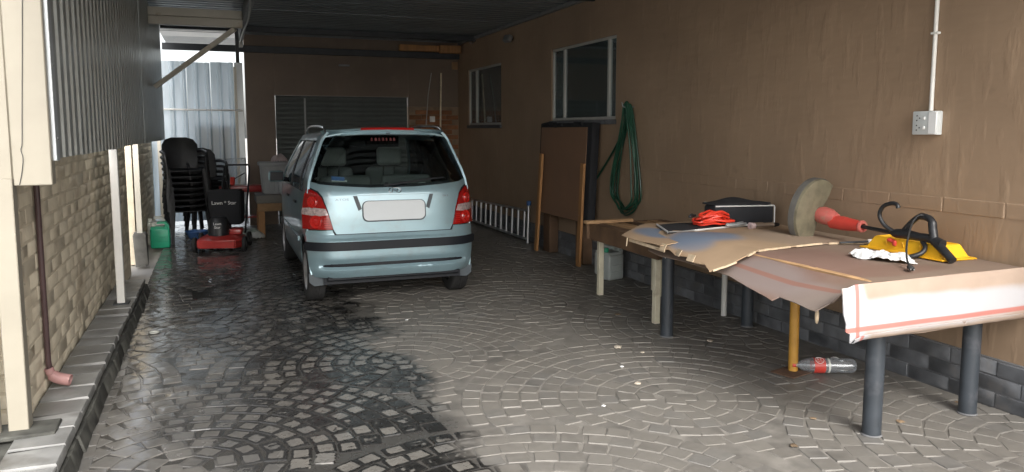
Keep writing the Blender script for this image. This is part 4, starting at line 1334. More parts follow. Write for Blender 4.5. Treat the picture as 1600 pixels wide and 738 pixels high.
b = MB(); b.tube([V((.34, 2.30, .98)) + V((.19 * math.cos(a), -.06 * math.sin(a), .18 * math.sin(a))) for a in [i * math.pi / 12 for i in range(24)]], .016, 8, closed=True); b.build('steering_wheel', 'car_black', car)
b = MB(); b.obox((0, 2.02, 1.40), (.22, .03, .07), None, .012, 2); b.build('rear_view_mirror', 'car_black', car)
def rag(x, y): return (x, y, 1.035 + .03 * math.sin(x * 37 + y * 21) * math.cos(y * 33))
b = MB(); b.patch([(.20, .28), (.44, .27), (.52, .36), (.46, .46), (.26, .45)], rag, (.02, .02), .005, (0, 0, 1)); tag(b.build('cloth', 'cloth_w', loc=(CX, CY, 0)), 'crumpled white cloth lying on the parcel shelf inside the car', 'cloth')
# ================================================================== WORK TABLE AND WHAT LIES ON IT
TZ = 0.815
t = thing('work_table', 'long makeshift table on dark pipe legs covered with cardboard', 'table', (3.47, 3.85, 0))
b = MB(); b.box(-.50, .53, -1.02, 1.10, TZ - .022, TZ - .004, .003); b.build('tabletop', 'wood_tan', t)
b = MB(); b.box(-.42, -.37, -1.0, 1.08, TZ - .09, TZ - .0225); b.box(.34, .39, -1.0, 1.08, TZ - .09, TZ - .0225); b.build('bearer', 'wood_dark', t)
for (x, y) in ((3.072, 2.875), (3.80, 2.915), (3.118, 4.87), (3.875, 4.90)):
    b = MB(); b.tube([(x - 3.47, y - 3.85, .0), (x - 3.47, y - 3.85, TZ - .092)], .046, 24); lg = b.build('leg', 'black_leg', t)
    b = MB(); b.lathe([(.047, 0), (.052, .002), (.050, .006), (.047, .009)], Matrix.Translation((x - 3.47, y - 3.85, 0)), 24); b.build('cement_collar', 'dado_mortar', lg)
t = thing('prop_leg', 'ochre yellow steel pipe prop on a rusty base plate', 'prop', (3.41, 3.84, 0))
b = MB(); b.tube([(0, 0, .012), (-.004, .004, TZ - .025)], .030, 20); b.build('pipe', 'yellow_leg', t)
b = MB(); b.obox((0.0, -.01, .007), (.26, .17, .008), Euler((0, 0, .25)), .002); b.build('base_plate', 'rust', t)
# cardboard sheets
def zA(x, y):
    d = interp([(2.6, .01), (2.75, .02), (2.80, .07), (2.92, .14), (3.25, .165), (3.7, .135), (4.4, .115), (5, .1)], y)
    s = max(0.0, (3.0 - x) / .24)
    return (x, y, TZ + .004 + .004 * math.sin(x * 9 + y * 5) - d * s ** 1.04)
edge = [(2.76, 4.42), (2.775, 4.20), (2.78, 3.95), (2.785, 3.70), (2.765, 3.50), (2.75, 3.33), (2.742, 3.27), (2.775, 3.25), (2.755, 3.10), (2.73, 2.98), (2.725, 2.93), (2.765, 2.88), (2.735, 2.835), (2.72, 2.765)]
b = MB(); b.patch([(4.0, 2.80), (4.015, 4.85), (3.0, 4.88), (2.78, 4.6)] + edge, zA, (.05, .06), .005, (0, 0, 1)); cA = b.build('cardboard_sheet', 'cardA', ang=50)
tag(cA, 'largest cardboard sheet with reddish overspray drooping over the table edge', 'cardboard')
# folded flap in front
def flapf(u, v):
    x0, y0, x1, y1 = 2.715, 2.755, 4.02, 2.795
    x = x0 + (x1 - x0) * u
    y = y0 + (y1 - y0) * u
    wav = .004 * math.sin(u * 7) + .002 * math.sin(u * 19)
    dz = TZ + .006 + (-.012 if u < .04 else 0) - v
    return (x + .02 * v, y - .03 * (max(0, v) / .26) ** .6 * .9 + wav * (v / .26), dz)
b = MB(); b.patch([(0, 0), (1.0, 0), (1.0, .262), (.80, .268), (.62, .262), (.605, .256), (.595, .264), (.4, .272), (.2, .262), (.05, .258), (.028, .262), (.03, .22), (.008, .205), (.012, .17), (.0, .12)], flapf, (.03, .03), .006, (0, -1, 0)); fl = b.build('cardboard_sheet', 'cardF', ang=50)
tag(fl, 'cardboard flap with white overspray and red lines hanging down the table front', 'cardboard')
def flip_(u, v): 
    p = V(flapf(u, .262)); return (p.x, p.y - .002 - .035 * math.sin(v * 3) , p.z + .0 - .012 * v * 3 + .045 * v * v * 9)
b = MB(); b.patch([(.03, 0), (.99, 0), (.99, .32), (.6, .34), (.59, .25), (.57, .33), (.3, .34), (.03, .3)], flip_, (.05, .08), .004, (0, -1, 0)); b.build('turned_up_edge', 'cardF', fl)
def zB(x, y):
    s = max(0.0, (2.98 - x) / .3)
    return (x, y, TZ + .017 + .018 * math.exp(-((y - 4.25) / .28) ** 2) * (1 if x < 3.5 else max(0, 1 - (x - 3.5) / .3)) - .085 * s ** 1.2 - .01 * max(0, (3.85 - y)) + .003 * math.sin(x * 11))
b = MB(); b.patch([(2.648, 3.70), (2.78, 3.67), (2.93, 3.69), (3.1, 3.74), (3.30, 3.79), (3.55, 3.79), (3.8, 3.765), (3.97, 3.755), (3.99, 4.72), (2.95, 4.72), (2.74, 4.52), (2.70, 4.36), (2.725, 4.25), (2.69, 4.13), (2.715, 4.02), (2.68, 3.9), (2.70, 3.82)], zB, (.05, .06), .006, (0, 0, 1)); cB = b.build('cardboard_sheet', 'cardB', ang=50)
tag(cB, 'tan cardboard sheet with a blue sprayed patch lying across the table', 'cardboard')
ep = [(2.648, 3.70), (2.78, 3.67), (2.93, 3.69), (3.1, 3.74), (3.30, 3.79), (3.55, 3.79), (3.8, 3.765), (3.97, 3.755)]
ep = smoothpath([(x, y, 0) for x, y in ep], 5)
for a, c in zip(ep, ep[1:]):
    if random.random() < .9:
        A_, C_ = V(zB(a.x, a.y)), V(zB(c.x, c.y))
        b = MB(); b.bar(A_ + V((0, -.004, -.002)), C_ + V((0, -.004, -.002 + random.uniform(-.002, .002))), .012, .011); b.build('torn_edge', 'card_edge', cB)
for (x, y) in ((2.70, 4.30), (2.69, 4.10), (2.68, 3.95)):
    p = V(zB(x, y)); b = MB(); b.obox(p + V((.01, 0, .018)), (.004, .07, .045), Euler((0, .5, random.uniform(-.3, .3)))); b.build('bent_tab', 'card_edge', cB)
def zC(x, y):
    s = max(0.0, (2.98 - x) / .3)
    return (x, y, TZ + .0115 - .03 * s ** 1.1 - .012 * max(0, (4.5 - y)) * s + .002 * math.sin(y * 8))
b = MB(); b.patch([(2.69, 4.82), (2.675, 4.6), (2.70, 4.42), (2.69, 4.30), (3.95, 4.30), (3.95, 5.12), (3.09, 5.16)], zC, (.06, .06), .005, (0, 0, 1)); cC = b.build('cardboard_sheet', 'cardC', ang=50)
tag(cC, 'leftmost cardboard sheet with a blue patch under the black bag flap', 'cardboard')
p = V(zC(2.69, 4.76)); b = MB(); b.obox(p + V((.0, -.02, -.035)), (.006, .055, .06), Euler((0, 0.1, -.5))); b.build('hanging_tab', 'card_edge', cC)
b = MB(); b.obox(p + V((.02, -.25, -.03)), (.006, .45, .02), Euler((.03, 0.1, .02))); b.build('torn_edge', 'card_edge', cC)
# crumpled plastic scrap hanging by the leg
b = MB(); bmesh.ops.create_icosphere(b.bm, subdivisions=3, radius=.04)
for v in b.bm.verts: v.co = V((v.co.x * random.uniform(.5, 1.2), v.co.y * random.uniform(.5, 1.2), v.co.z * random.uniform(.8, 1.5)))
b.build('s', 'cloth_w', loc=(2.98, 4.70, .688)); o = bpy.data.objects['s']; o.name = 'plastic_scrap'; tag(o, 'crumpled white plastic scrap dangling under the cardboard by a leg', 'scrap')
b = MB(); bmesh.ops.create_icosphere(b.bm, subdivisions=2, radius=.016)
for v in b.bm.verts: v.co = V((v.co.x * .5, v.co.y * .8, v.co.z * 2.6 + random.uniform(-.006, .006)))
o = b.build('cardboard_scrap', 'card_edge', loc=(2.765, 2.96, .625)); tag(o, 'thin torn strip dangling from the drooping cardboard near the yellow prop', 'scrap')

# ---- tool bag with open flap, jumper cables
t = thing('tool_bag', 'black fabric case with white piping lying open against the wall', 'bag', (3.68, 4.80, TZ + .022))
b = MB(); b.obox((0.02, 0.02, .075), (.50, .17, .145), Euler((0, 0, -.12)), .02, 2); b.build('case', 'black_fab', t)
b = MB()
def pp(x, y, z): return Euler((0, 0, -.12)).to_matrix() @ V((x, y, z)) + V((.02, .02, 0))
b.tube([pp(-.245, -.088, .146), pp(.245, -.088, .142), pp(.252, -.087, .13), pp(.252, -.088, .0)], .0055, 6)
b.tube([pp(.245, -.088, .142), pp(.25, .085, .145), pp(-.24, .088, .16)], .0055, 6)
b.build('piping', 'white_pipe', t)
def lid(x, y): return (x, y, .150 + .035 * math.exp(-((x - .02) / .14) ** 2) * max(0, (y + .02) / .1) + .012)
b = MB(); b.patch([(-.22, .0), (-.24, .12), (.24, .06), (.26, -.05), (-.02, -.06), (-.20, -.03)], lid, (.03, .03), .012, (0, 0, 1)); b.build('lid', 'black_fab', t)
def fz(x, y): return (x, y, .006 + .006 * math.sin(x * 12))
fo = [(-.68, .16), (-.76, -.35), (-.30, -.27), (.05, -.14), (.0, .0), (-.36, .10)]
fo = [(-.60, .18), (-.78, -.26), (-.55, -.24), (-.25, -.17), (.12, -.13), (.1, -.05), (-.22, .0), (-.30, .12)]
b = MB(); b.patch(fo, fz, (.04, .04), .008, (0, 0, 1)); b.build('open_flap', 'black_fab', t)
b = MB(); b.tube([V(fz(x, y)) + V((0, 0, .002)) for x, y in [fo[0], fo[1], fo[2], fo[3], fo[4]]], .007, 6); b.build('flap_piping', 'white_pipe', t)
t = thing('jumper_cables', 'tangled bright red jumper cables heaped on the black flap', 'cables', (3.40, 4.72, TZ + .034))
b = MB()
for k in range(8):
    ph = random.uniform(0, 6)
    sc = random.uniform(.7, 1.05)
    h = .022 + .012 * k
    pts = []
    for i in range(9):
        a = 2 * math.pi * i / 9
        rr_ = 1 - .05 * k
        pts.append((.17 * sc * rr_ * math.cos(a) + random.uniform(-.02, .02), .075 * sc * rr_ * math.sin(a) + random.uniform(-.02, .02), max(.008, h * (1 - .35 * abs(math.cos(a))) + random.uniform(-.01, .012))))
    b.tube(smoothpath(pts, 5, True), .0085, 7, closed=True)
b.build('cable', 'red_cable', t)
for (x, y, z, a) in ((.17, -.10, .014, .2), (.08, -.12, .012, -.1), (-.15, .05, .07, .6)):
    b = MB(); b.obox((x, y, z), (.11, .022, .018), Euler((0, 0, a)), .006, 2); b.obox((x + .005, y + .02, z + .006), (.10, .014, .016), Euler((0, 0, a + .25)), .005, 2); b.build('clamp', 'black_pl' if z > .05 else 'steel_grey', t)
t = thing('torch', 'small clear plastic torch lying between the bag and trimmer', 'torch', (3.68, 4.50, TZ + .048))
b = MB(); b.tube([(-.085, 0, 0), (-.02, 0, 0), (.0, 0, 0), (.08, 0, 0)], [.024, .024, .019, .019], 14); b.build('barrel', 'chrome', t)
b = MB(); b.tube([(-.125, 0, 0), (-.087, 0, 0)], [.026, .024], 14); b.build('lens_head', 'lens_clear', t)
b = MB(); b.tube([(.081, 0, 0), (.13, 0, .0)], [.018, .012], 10); b.build('tail_cap', 'black_pl', t)

# ---- grass trimmer
t = thing('grass_trimmer', 'red electric grass trimmer with olive stained half round guard', 'trimmer', (3.80, 4.05, TZ + .02))
Gc = V((-.02, .02, .155))
nrm = V((.22, -.95, -.10)).normalized()
upv = V((.42, -.25, .87)); upv = (upv - nrm * upv.dot(nrm)).normalized()
sdv = upv.cross(nrm).normalized()          # towards the picture's left
if sdv.x > 0: sdv = -sdv
b = MB()
ring = []
N = 26
prof_ = []
Rg = .225
def gp(a, r, d): return Gc + upv * (r * math.sin(a)) + sdv * (r * math.cos(a)) + nrm * d
rows = []
for (r, d) in ((.03, .0), (.10, .004), (.16, .0), (Rg, -.012), (Rg + .004, -.03), (Rg + .004, -.07), (Rg - .004, -.07), (Rg - .004, -.03), (.16, -.012), (.03, -.010)):
    rows.append([b.bm.verts.new(gp(math.radians(-100 + 205 * i / N), r, d)) for i in range(N + 1)])
for A, B in zip(rows, rows[1:] + rows[:1]):
    for i in range(N): b.bm.faces.new((A[i], A[i + 1], B[i + 1], B[i]))
b.bm.faces.new([r[0] for r in rows]); b.bm.faces.new([r[-1] for r in reversed(rows)])
gu = b.build('guard', 'olive', t, 30)
b = MB()
rows = []
for (r, d) in ((Rg + .006, -.028), (Rg + .008, -.028), (Rg + .008, -.073), (Rg + .006, -.073)):
    rows.append([b.bm.verts.new(gp(math.radians(-60 + 163 * i / N), r, d)) for i in range(N + 1)])
for A, B in zip(rows, rows[1:] + rows[:1]):
    for i in range(N): b.bm.faces.new((A[i], A[i + 1], B[i + 1], B[i]))
b.build('guard_rim', 'guard_rim', gu)
mo = Gc + V((.01, -.01, -.012))
b = MB(); b.tube([mo + V((0, .02, 0)), mo + V((.0, -.03, .0)), mo + V((.002, -.08, -.006)), mo + V((.005, -.13, -.018))], [.052, .06, .056, .040], 18); b.build('motor_housing', 'red_faded', t)
b = MB(); b.tube([mo + V((.004, -.10, -.035)), mo + V((.006, -.20, -.035)), mo + V((.0, -.345, -.036))], [.044, .046, .034], 16); b.build('red_neck', 'red_pl', t)
b = MB(); b.lathe([(.02, 0), (.036, 0), (.04, .010), (.036, .02), (.02, .02)], Matrix.Translation(mo + V((0, -.345, -.036))) @ Matrix.Rotation(math.pi / 2, 4, 'X'), 18); b.build('collar', 'red_faded', t)
b = MB(); b.tube([mo + V((0, -.35, -.036)), mo + V((-.01, -.62, -.044))], .0125, 12); b.build('shaft', 'black_pl', t)
s0 = mo + V((-.01, -.60, -.044))
b = MB(); b.tube([s0, s0 + V((0, -.03, 0)), s0 + V((0, -.10, .004)), s0 + V((-.004, -.20, .0)), s0 + V((-.008, -.28, .0)), s0 + V((-.016, -.36, -.02))], [.018, .028, .030, .024, .027, .026], 12)
b.tube(smoothpath([s0 + V((0, -.08, .02)), s0 + V((0, -.13, .075)), s0 + V((0, -.18, .115)), s0 + V((-.002, -.23, .118)), s0 + V((-.004, -.27, .10)), s0 + V((-.008, -.285, .05)), s0 + V((-.012, -.30, .0))], 4), [.016] * 9 + [.02] * 8 + [.024] * 8, 12)
b.tube([s0 + V((-.012, -.29, .0)), s0 + V((-.02, -.36, -.045)), s0 + V((-.028, -.44, -.10))], [.026, .024, .022], 12)
b.build('rear_handle', 'black_pl', t)
b = MB(); b.tube(smoothpath([s0 + V((-.0, -.03, .0)), s0 + V((-.02, .04, .04)), s0 + V((-.03, .075, .10)), s0 + V((-.03, .05, .155)), s0 + V((-.03, -.01, .180)), s0 + V((-.03, -.05, .175)), s0 + V((-.03, -.06, .155))], 5), .0125, 10); b.build('front_grip', 'black_pl', t)
b = MB(); b.tube(smoothpath([s0 + V((-.01, -.22, -.02)), s0 + V((-.03, -.26, -.05)), s0 + V((-.06, -.265, -.08)), s0 + V((-.10, -.24, -.10)), s0 + V((-.13, -.20, -.115))], 5), .0135, 10); b.build('lower_grip', 'black_pl', t)
b = MB(); b.obox(s0 + V((-.02, -.015, -.045)), (.03, .05, .022), Euler((.3, 0, .2)), .009, 2); b.obox(s0 + V((-.035, -.05, -.055)), (.02, .025, .035), None, .008, 2); b.build('red_trigger_lock', 'red_pl', t)
pl = V((-.46, -1.19, .012))
cp = [V((-.03, -.816, .225)), V((-.06, -.80, .225)), V((-.10, -.796, .18)), V((-.25, -.902, .091)), V((-.40, -1.04, .036)), V((-.465, -1.12, .006))]
b = MB(); b.tube(smoothpath(cp, 6), .0055, 8); b.build('power_cord', 'black_rub', t)
e0 = cp[-1]; dr = (cp[-1] - cp[-2]).normalized(); dr.z = 0
b = MB(); b.bar(e0 - dr * .01, e0 + dr * .05, .03, .022, (0, 0, 1), .006); b.build('plug', 'black_rub', t)
b = MB()
sd_ = V((-dr.y, dr.x, 0))
for k in (-.008, .008): b.tube([e0 + dr * .05 + sd_ * k, e0 + dr * .072 + sd_ * k], .003, 6)
b.build('plug_pin', 'chrome', t)
# ---- yellow tray upside down
t = thing('yellow_tray', 'upturned bright yellow plastic tray below the trimmer handle', 'tray', (3.86, 3.36, TZ + .004))
b = MB()
def ringr(w, l, z): return [b.bm.verts.new((x, y, z)) for x, y in ((-w, -l), (w, -l), (w, l), (-w, l))]
rws = [ringr(.135, .30, .004), ringr(.135, .30, .012), ringr(.108, .265, .014), ringr(.085, .225, .082), ringr(.077, .215, .085), ringr(.072, .208, .076)]
for A, B in zip(rws, rws[1:]):
    for i in range(4): b.bm.faces.new((A[i], A[(i + 1) % 4], B[(i + 1) % 4], B[i]))
b.bm.faces.new(rws[-1]); b.bm.faces.new(rws[0][::-1])
bmesh.ops.bevel(b.bm, geom=b.bm.edges[:], offset=.004, segments=2, affect='EDGES')
b.build('shell', 'yellow_pl', t, 30)
for y in (-.12, .0, .12):
    b = MB(); b.obox((-.0995, y, .044), (.006, .012, .058), Euler((0, -.32, 0)), .002); b.build('rib', 'yellow_pl', t)
# ---- white cloth
def cl_(x, y):
    e = max(0, 1 - ((x / .11) ** 2 + (y / .19) ** 2))
    n = mnoise.noise(V((x * 22, y * 16, 3.1))) + .6 * mnoise.noise(V((x * 48, y * 36, 7.7))) + .3 * mnoise.noise(V((x * 95, y * 80, 1.2)))
    return (x + .012 * mnoise.noise(V((x * 30, y * 30, 9))), y, .010 + .022 * min(1, e * 3) + .020 * n * min(1, e * 4 + .25))
out = []
for i in range(28):
    a = 2 * math.pi * i / 28
    k = 1 + .10 * math.sin(3 * a) + .08 * math.sin(7 * a + 1)
    out.append((.105 * k * math.cos(a), .19 * k * math.sin(a)))
b = MB(); b.patch(out, cl_, (.007, .008), .004, (0, 0, 1)); o = b.build('cloth', 'cloth_w', loc=(3.50, 3.27, TZ + .006)); o.rotation_euler = (0, 0, .15)
tag(o, 'crumpled white cloth on the cardboard in front of the yellow tray', 'cloth')
t = thing('marker_pen', 'thin dark chain of pen pieces with a white cap on the cardboard edge', 'pen', (3.80, 3.73, TZ + .020))
b = MB(); b.tube([(-.14, .02, .004), (.05, -.02, .008)], .007, 8); b.build('barrel', 'steel_dark', t)
b = MB(); b.tube([(.05, -.02, .010), (.09, -.03, .010)], .013, 10); b.build('cap', 'pvc_white', t)

# ---- old wooden table
t = thing('old_wooden_table', 'low old timber table with cream legs standing beyond the work table', 'table', (3.60, 5.74, 0))
for (x, y) in ((3.25, 5.24), (3.33, 6.36), (3.92, 6.36)):
    b = MB(); b.obox((x - 3.60, y - 5.74, .29), (.05, .05, .58), None, .004); b.build('leg', 'cream_leg', t)
b = MB(); b.tube([(.32, -.48, 0), (.32, -.48, .56)], .024, 14); b.build('leg', 'pvc_white', t)
b = MB(); b.obox((-.305, -.52, .40), (.03, .03, .36), None, .002); b.build('leg_brace', 'cream_leg', t)
for (a, c) in (((-.40, -.60, .61), (-.36, .64, .61)), ((.38, -.60, .61), (.40, .64, .61)), ((-.40, .66, .61), (.42, .66, .61)), ((-.40, -.58, .61), (.40, -.58, .61))):
    b = MB(); b.bar(a, c, .028, .15, (0, 0, 1), .003); b.build('apron', 'wood_dark', t)
for i in range(7):
    x = -.35 + i * .118
    b = MB(); b.obox((x + .05, .03, .672 + random.uniform(-.004, .004)), (.108, 1.22, .018), Euler((random.gauss(0, .004), random.gauss(0, .01), random.gauss(0, .006))), .003); b.build('plank', 'wood_tan' if i % 3 else 'wood_dark', t)
b = MB(); b.obox((-.2, .60, .70), (.5, .07, .03), Euler((0, 0, .04)), .004); b.build('loose_batten', 'wood_tan', t)
# ---- jerrycan maker
def jerry(name, label, loc, rz, w, d, h, m, capm, cat='jerrycan'):
    t = thing(name, label, cat, loc, rz)
    b = MB()
    sh = h * .74
    loops = [(w, d, 0.0), (w, d, sh), (w * .96, d * .9, sh + h * .10)]
    b.box(-w / 2, w / 2, -d / 2, d / 2, .0, sh, min(w, d) * .14, 3)
    # sloped shoulders with handle gap
    b.prism([(-w * .46, -d * .40, sh - .02), (w * .46, -d * .40, sh - .02), (w * .46, -d * .40, sh + h * .10), (w * .30, -d * .40, h * .97), (-w * .12, -d * .40, h * .97), (-w * .16, -d * .40, h * .90), (w * .22, -d * .40, h * .90), (w * .30, -d * .40, sh + h * .06), (-w * .30, -d * .40, sh + h * .06), (-w * .46, -d * .40, sh + h * .05)], (0, d * .8, 0))
    b.build('body', m, t)
    b = MB(); b.lathe([(0, 0), (.026, 0), (.026, .04), (.022, .045), (0, .045)], Matrix.Translation((-w * .33, 0, sh + h * .06)), 16); b.build('cap', capm, t)
    for zz in (.3, .55):
        b = MB(); b.box(-w * .36, w * .36, -d / 2 - .004, -d / 2 + .002, sh * zz, sh * zz + .012, .002); b.build('moulded_rib', m, t)
    return t
jerry('jerrycan', 'translucent grey jerrycan under the old wooden table', (3.80, 7.02, 0), .3, .22, .17, .36, 'clear_can', 'green_pl')
jerry('jerrycan', 'half hidden jerrycan with a yellow green cap behind the translucent one', (3.87, 7.27, 0), .1, .20, .15, .33, 'white_pl', 'olive')
jerry('jerrycan', 'bright green plastic can at the foot of the left wall', (-.735, 11.05, 0), .0, .24, .19, .36, 'green_pl', 'white_pl')
jerry('jerrycan', 'milky white plastic can just behind the green can', (-.80, 11.40, 0), .1, .24, .19, .39, 'white_pl', 'white_pl')
# ---- bottle on the floor
t = thing('drink_bottle', 'empty clear plastic bottle with red label lying by the yellow prop', 'bottle', (3.60, 3.735, .052), -.42)
Mx = Matrix.Rotation(math.pi / 2, 4, 'Y')
b = MB(); b.lathe([(0, .155), (.020, .160), (.034, .165), (.046, .150), (.047, .135), (.044, .06), (.045, .0), (.048, -.03), (.048, -.10), (.044, -.135), (.030, -.17), (.014, -.195), (.0135, -.215)], Mx, 24); b.build('bottle', 'pet', t)
b = MB(); b.lathe([(.0491, -.03), (.0494, -.03), (.0494, -.10), (.0491, -.10)], Mx, 24, True); lb = b.build('label', 'red_pl', t)
cpt = []
b = MB()
ac = math.radians(150)
def lab(u, v, lift=.0012): # u along axis, v around
    a = math.radians(-60) + v / .0494
    return V((-.065 + u, -(.0494 + lift) * math.cos(a), -(.0494 + lift) * math.sin(a)))
b.tube([lab(.026 * math.cos(a), .026 * math.sin(a)) for a in [i * math.pi / 12 for i in range(24)]], .0022, 5, closed=True)
b.build('ring_print', 'white_ink', lb)
me = text('script_print', 'Coca\nCola', .017, Matrix.Identity(4), 'white_ink', lb, .0002)
for v in me.data.vertices:
    v.co = lab(v.co.y * 1.0, -v.co.x, .0006 + v.co.z)
b = MB(); b.lathe([(0, -.228), (.0155, -.228), (.0155, -.208), (.0, -.208)], Mx, 14); b.build('cap', 'red_pl', t)
b = MB(); b.lathe([(.0475, .0), (.0478, .0), (.0478, -.012), (.0475, -.012)], Mx, 24, True); b.build('collar', 'white_pl', t)

# ---- leaning panel and planks
t = thing('leaning_panel', 'large brown panel with black wrapped edges leaning under the window', 'panel', (3.93, 8.42, 0))
Rl = Euler((0, .045, 0))
b = MB(); b.obox((0, 0, 1.06), (.10, 1.46, 1.14), Rl, .015, 2); b.build('wrapped_core', 'black_fab', t)
b = MB(); b.obox((-.054, .03, 1.04), (.008, 1.30, 1.08), Rl, .002); b.build('brown_face', 'brown_board', t)
for (y, z) in ((.5, 1.62), (.15, 1.60), (-.4, 1.62)):
    b = MB(); b.obox((.0, y, z), (.11, .22, .04), Euler((random.uniform(-.1, .1), .045, 0)), .012, 2); b.build('wrap_fold', 'black_fab', t)
for y in (.5, -.45):
    b = MB(); b.box(-.04, .085, y - .1, y + .1, 0, .492, .008); b.build('support_block', 'wood_dark', t)
for lab_, a, c in (('left timber plank leaning against the brown panel', (3.80, 9.04, 0.0), (3.835, 8.95, 1.25)), ('right timber plank leaning against the brown panel', (3.80, 7.80, 0.0), (3.835, 7.77, 1.175))):
    t = thing('timber_plank', lab_, 'plank', a, 0, 'planks leaning on the brown panel')
    b = MB(); b.bar((0, 0, 0.002), V(c) - V(a), .08, .030, (1, 0, 0), .003); b.build('plank', 'wood_or', t)
    b = MB()
    for k in (.12, .5, .86):
        p = (V(c) - V(a)) * k + V((-.017, .01, 0))
        b.lathe([(0, 0), (.005, 0), (.004, .003), (0, .003)], Matrix.Translation(p) @ Matrix.Rotation(-math.pi / 2, 4, 'Y'), 8)
    b.build('nail_heads', 'steel_grey', t)
# ---- ladder on its side
t = thing('aluminium_ladder', 'aluminium ladder lying on its side along the brown wall', 'ladder', (3.93, 9.7, 0))
def lad(s, h): return V((.01 * (h) + .03, s, .045 + h * .40 - .035 * s / 2.5 * (h > .5) * 1.6))
b = MB(); b.bar(lad(.08, 0), lad(3.2, 0), .022, .055, (1, 0, 0), .003); b.build('lower_rail', 'alu', t)
b = MB(); b.bar(lad(.08, 1), lad(3.2, 1), .022, .055, (1, 0, 0), .003); b.build('upper_rail', 'alu', t)
for i in range(13):
    s = .16 + i * .235
    b = MB(); b.tube([lad(s, .0) + V((0, 0, .02)), lad(s, 1) - V((0, 0, .02))], .017, 10); b.build('rung', 'alu', t)
b = MB(); b.tube([(.02, 0, 0.0), (.035, 0, .52)], .022, 12); b.build('stabiliser_bar', 'alu', t)
b = MB(); b.obox((.036, 0, .55), (.055, .055, .065), None, .01, 2); b.build('end_cap', 'blue_pl', t)
# ---- hose coil on the wall
t = thing('garden_hose', 'dark green garden hose coiled in a long loop on the wall hook', 'hose', (WX, 7.02, 1.83))
b = MB()
pts = []
for k in range(6):
    w = random.uniform(.23, .31); lo = random.uniform(-1.22, -1.10); xo = -.025 - .016 * k
    cyc = random.uniform(-.03, .05)
    pts += [(xo, .02 + random.uniform(-.01, .01), random.uniform(-.03, 0)), (xo, .10 + random.uniform(-.02, .02), -.28), (xo, w * .9 + cyc, -.72), (xo, w + cyc, -.95), (xo, w * .62, lo + .06), (xo, .05, lo), (xo, -w * .62, lo + .10), (xo - .004, -w * .75 + cyc * .5, -.85), (xo - .006, -.13 + random.uniform(-.02, .02), -.45), (xo - .008, -.04, -.12)]
b.tube(smoothpath(pts, 6), .0095, 8); b.build('coil', 'hose', t)
b = MB(); b.tube(smoothpath([(-.03, .08, -.20), (-.035, .30, -.45), (-.03, .62, -.72), (-.03, .95, -.98)], 6), .012, 8); b.build('loose_end', 'hose', t)
b = MB(); b.tube(smoothpath([(0, .0, -.045), (-.06, .0, -.05), (-.125, 0, -.045), (-.14, 0, -.0)], 4), .006, 8); b.build('hook', 'steel_grey', t)

# ================================================================== BACK LEFT CORNER
# ---- stacked black plastic chairs
def make_chair():
    t = thing('plastic_chair', 'x', 'chair')
    # seat
    def seat(x, y): return (x, y, .42 - .03 * (1 - (x / .23) ** 2) * (1 - ((y) / .22) ** 2) - .02 * max(0, -y / .22) ** 3 + .0)
    b = MB(); b.patch([(-.22, -.22), (.22, -.22), (.235, 0), (.20, .21), (-.20, .21), (-.235, 0)], seat, (.07, .07), .012, (0, 0, 1)); b.build('seat', 'black_pl', t)
    def back(x, z): return (x, .21 + .10 * (z - .42) / .45 - .055 * (x / .24) ** 2, z)
    b = MB(); b.patch([(-.20, .42), (.20, .42), (.245, .60), (.235, .76), (.19, .83), (.10, .86), (-.10, .86), (-.19, .83), (-.235, .76), (-.245, .60)], back, (.06, .08), .012, (0, -1, 0)); b.build('backrest', 'black_pl', t)
    for sg in (1, -1):
        b = MB(); b.tube(smoothpath([(sg * .235, .20, .66), (sg * .275, .08, .665), (sg * .285, -.10, .655), (sg * .275, -.20, .63), (sg * .265, -.235, .56), (sg * .255, -.235, .45)], 4), .022, 8); b.build('armrest', 'black_pl', t)
        # splayed angle-section legs
        for (x0, y0, x1, y1, yf) in ((.225, -.21, .265, -.25, 1), (.20, .20, .245, .27, -1)):
            b = MB()
            for (dx, dy, wx, wy) in ((0, 0, .05, .012), (-.019, .019 * yf, .012, .05)):
                A = [V((sg * (x0 + dx + sx * wx / 2), y0 + dy + sy * wy / 2, .42)) for sx, sy in ((-1, -1), (1, -1), (1, 1), (-1, 1))]
                B = [V((sg * (x1 + dx + sx * wx / 2 * .8), y1 + dy + sy * wy / 2, 0)) for sx, sy in ((-1, -1), (1, -1), (1, 1), (-1, 1))]
                b.prism(B, (0, 0, .001))
                va = [b.bm.verts.new(p) for p in A]; vb = [b.bm.verts.new(p + V((0, 0, .001))) for p in B]
                for i in range(4): b.bm.faces.new((va[i], va[(i + 1) % 4], vb[(i + 1) % 4], vb[i]))
                b.bm.faces.new(va)
            b.build('leg', 'black_pl', t)
    return t
proto = make_chair()
first = True
GRP = {'front': 'chairs of the taller front stack', 'rear': 'chairs of the lower rear stack'}
for st, (x, y, rz, n) in {'front': (-.42, 11.98, .22, 8), 'rear': (-.17, 12.45, .30, 6)}.items():
    for k in range(n):
        o = proto if first else copy_tree(proto)
        first = False
        o.location = (x - .004 * k + random.uniform(-.004, .004), y - .012 * k, k * .083)
        o.rotation_euler = (0, 0, rz + random.uniform(-.02, .02))
        word = ['bottom', 'second from bottom', 'third from bottom', 'fourth from bottom', 'fifth from bottom', 'sixth from bottom', 'seventh from bottom', 'top'][k]
        if k == n - 1: word = 'topmost'
        tag(o, ('black plastic armchair, %s in the taller stack by the brick wall' if st == 'front' else 'black plastic armchair, %s in the lower stack by the wire mesh') % word, 'chair', GRP[st])
# ---- blue basin under chairs
t = thing('blue_basin', 'blue plastic basin on the floor under the chair stack', 'basin', (-.30, 11.85, 0))
b = MB(); b.lathe([(0, .006), (.11, .0), (.125, .02), (.16, .095), (.175, .10), (.175, .106), (.155, .104), (.115, .015), (0, .012)], None, 28); b.build('basin', 'blue_pl', t)
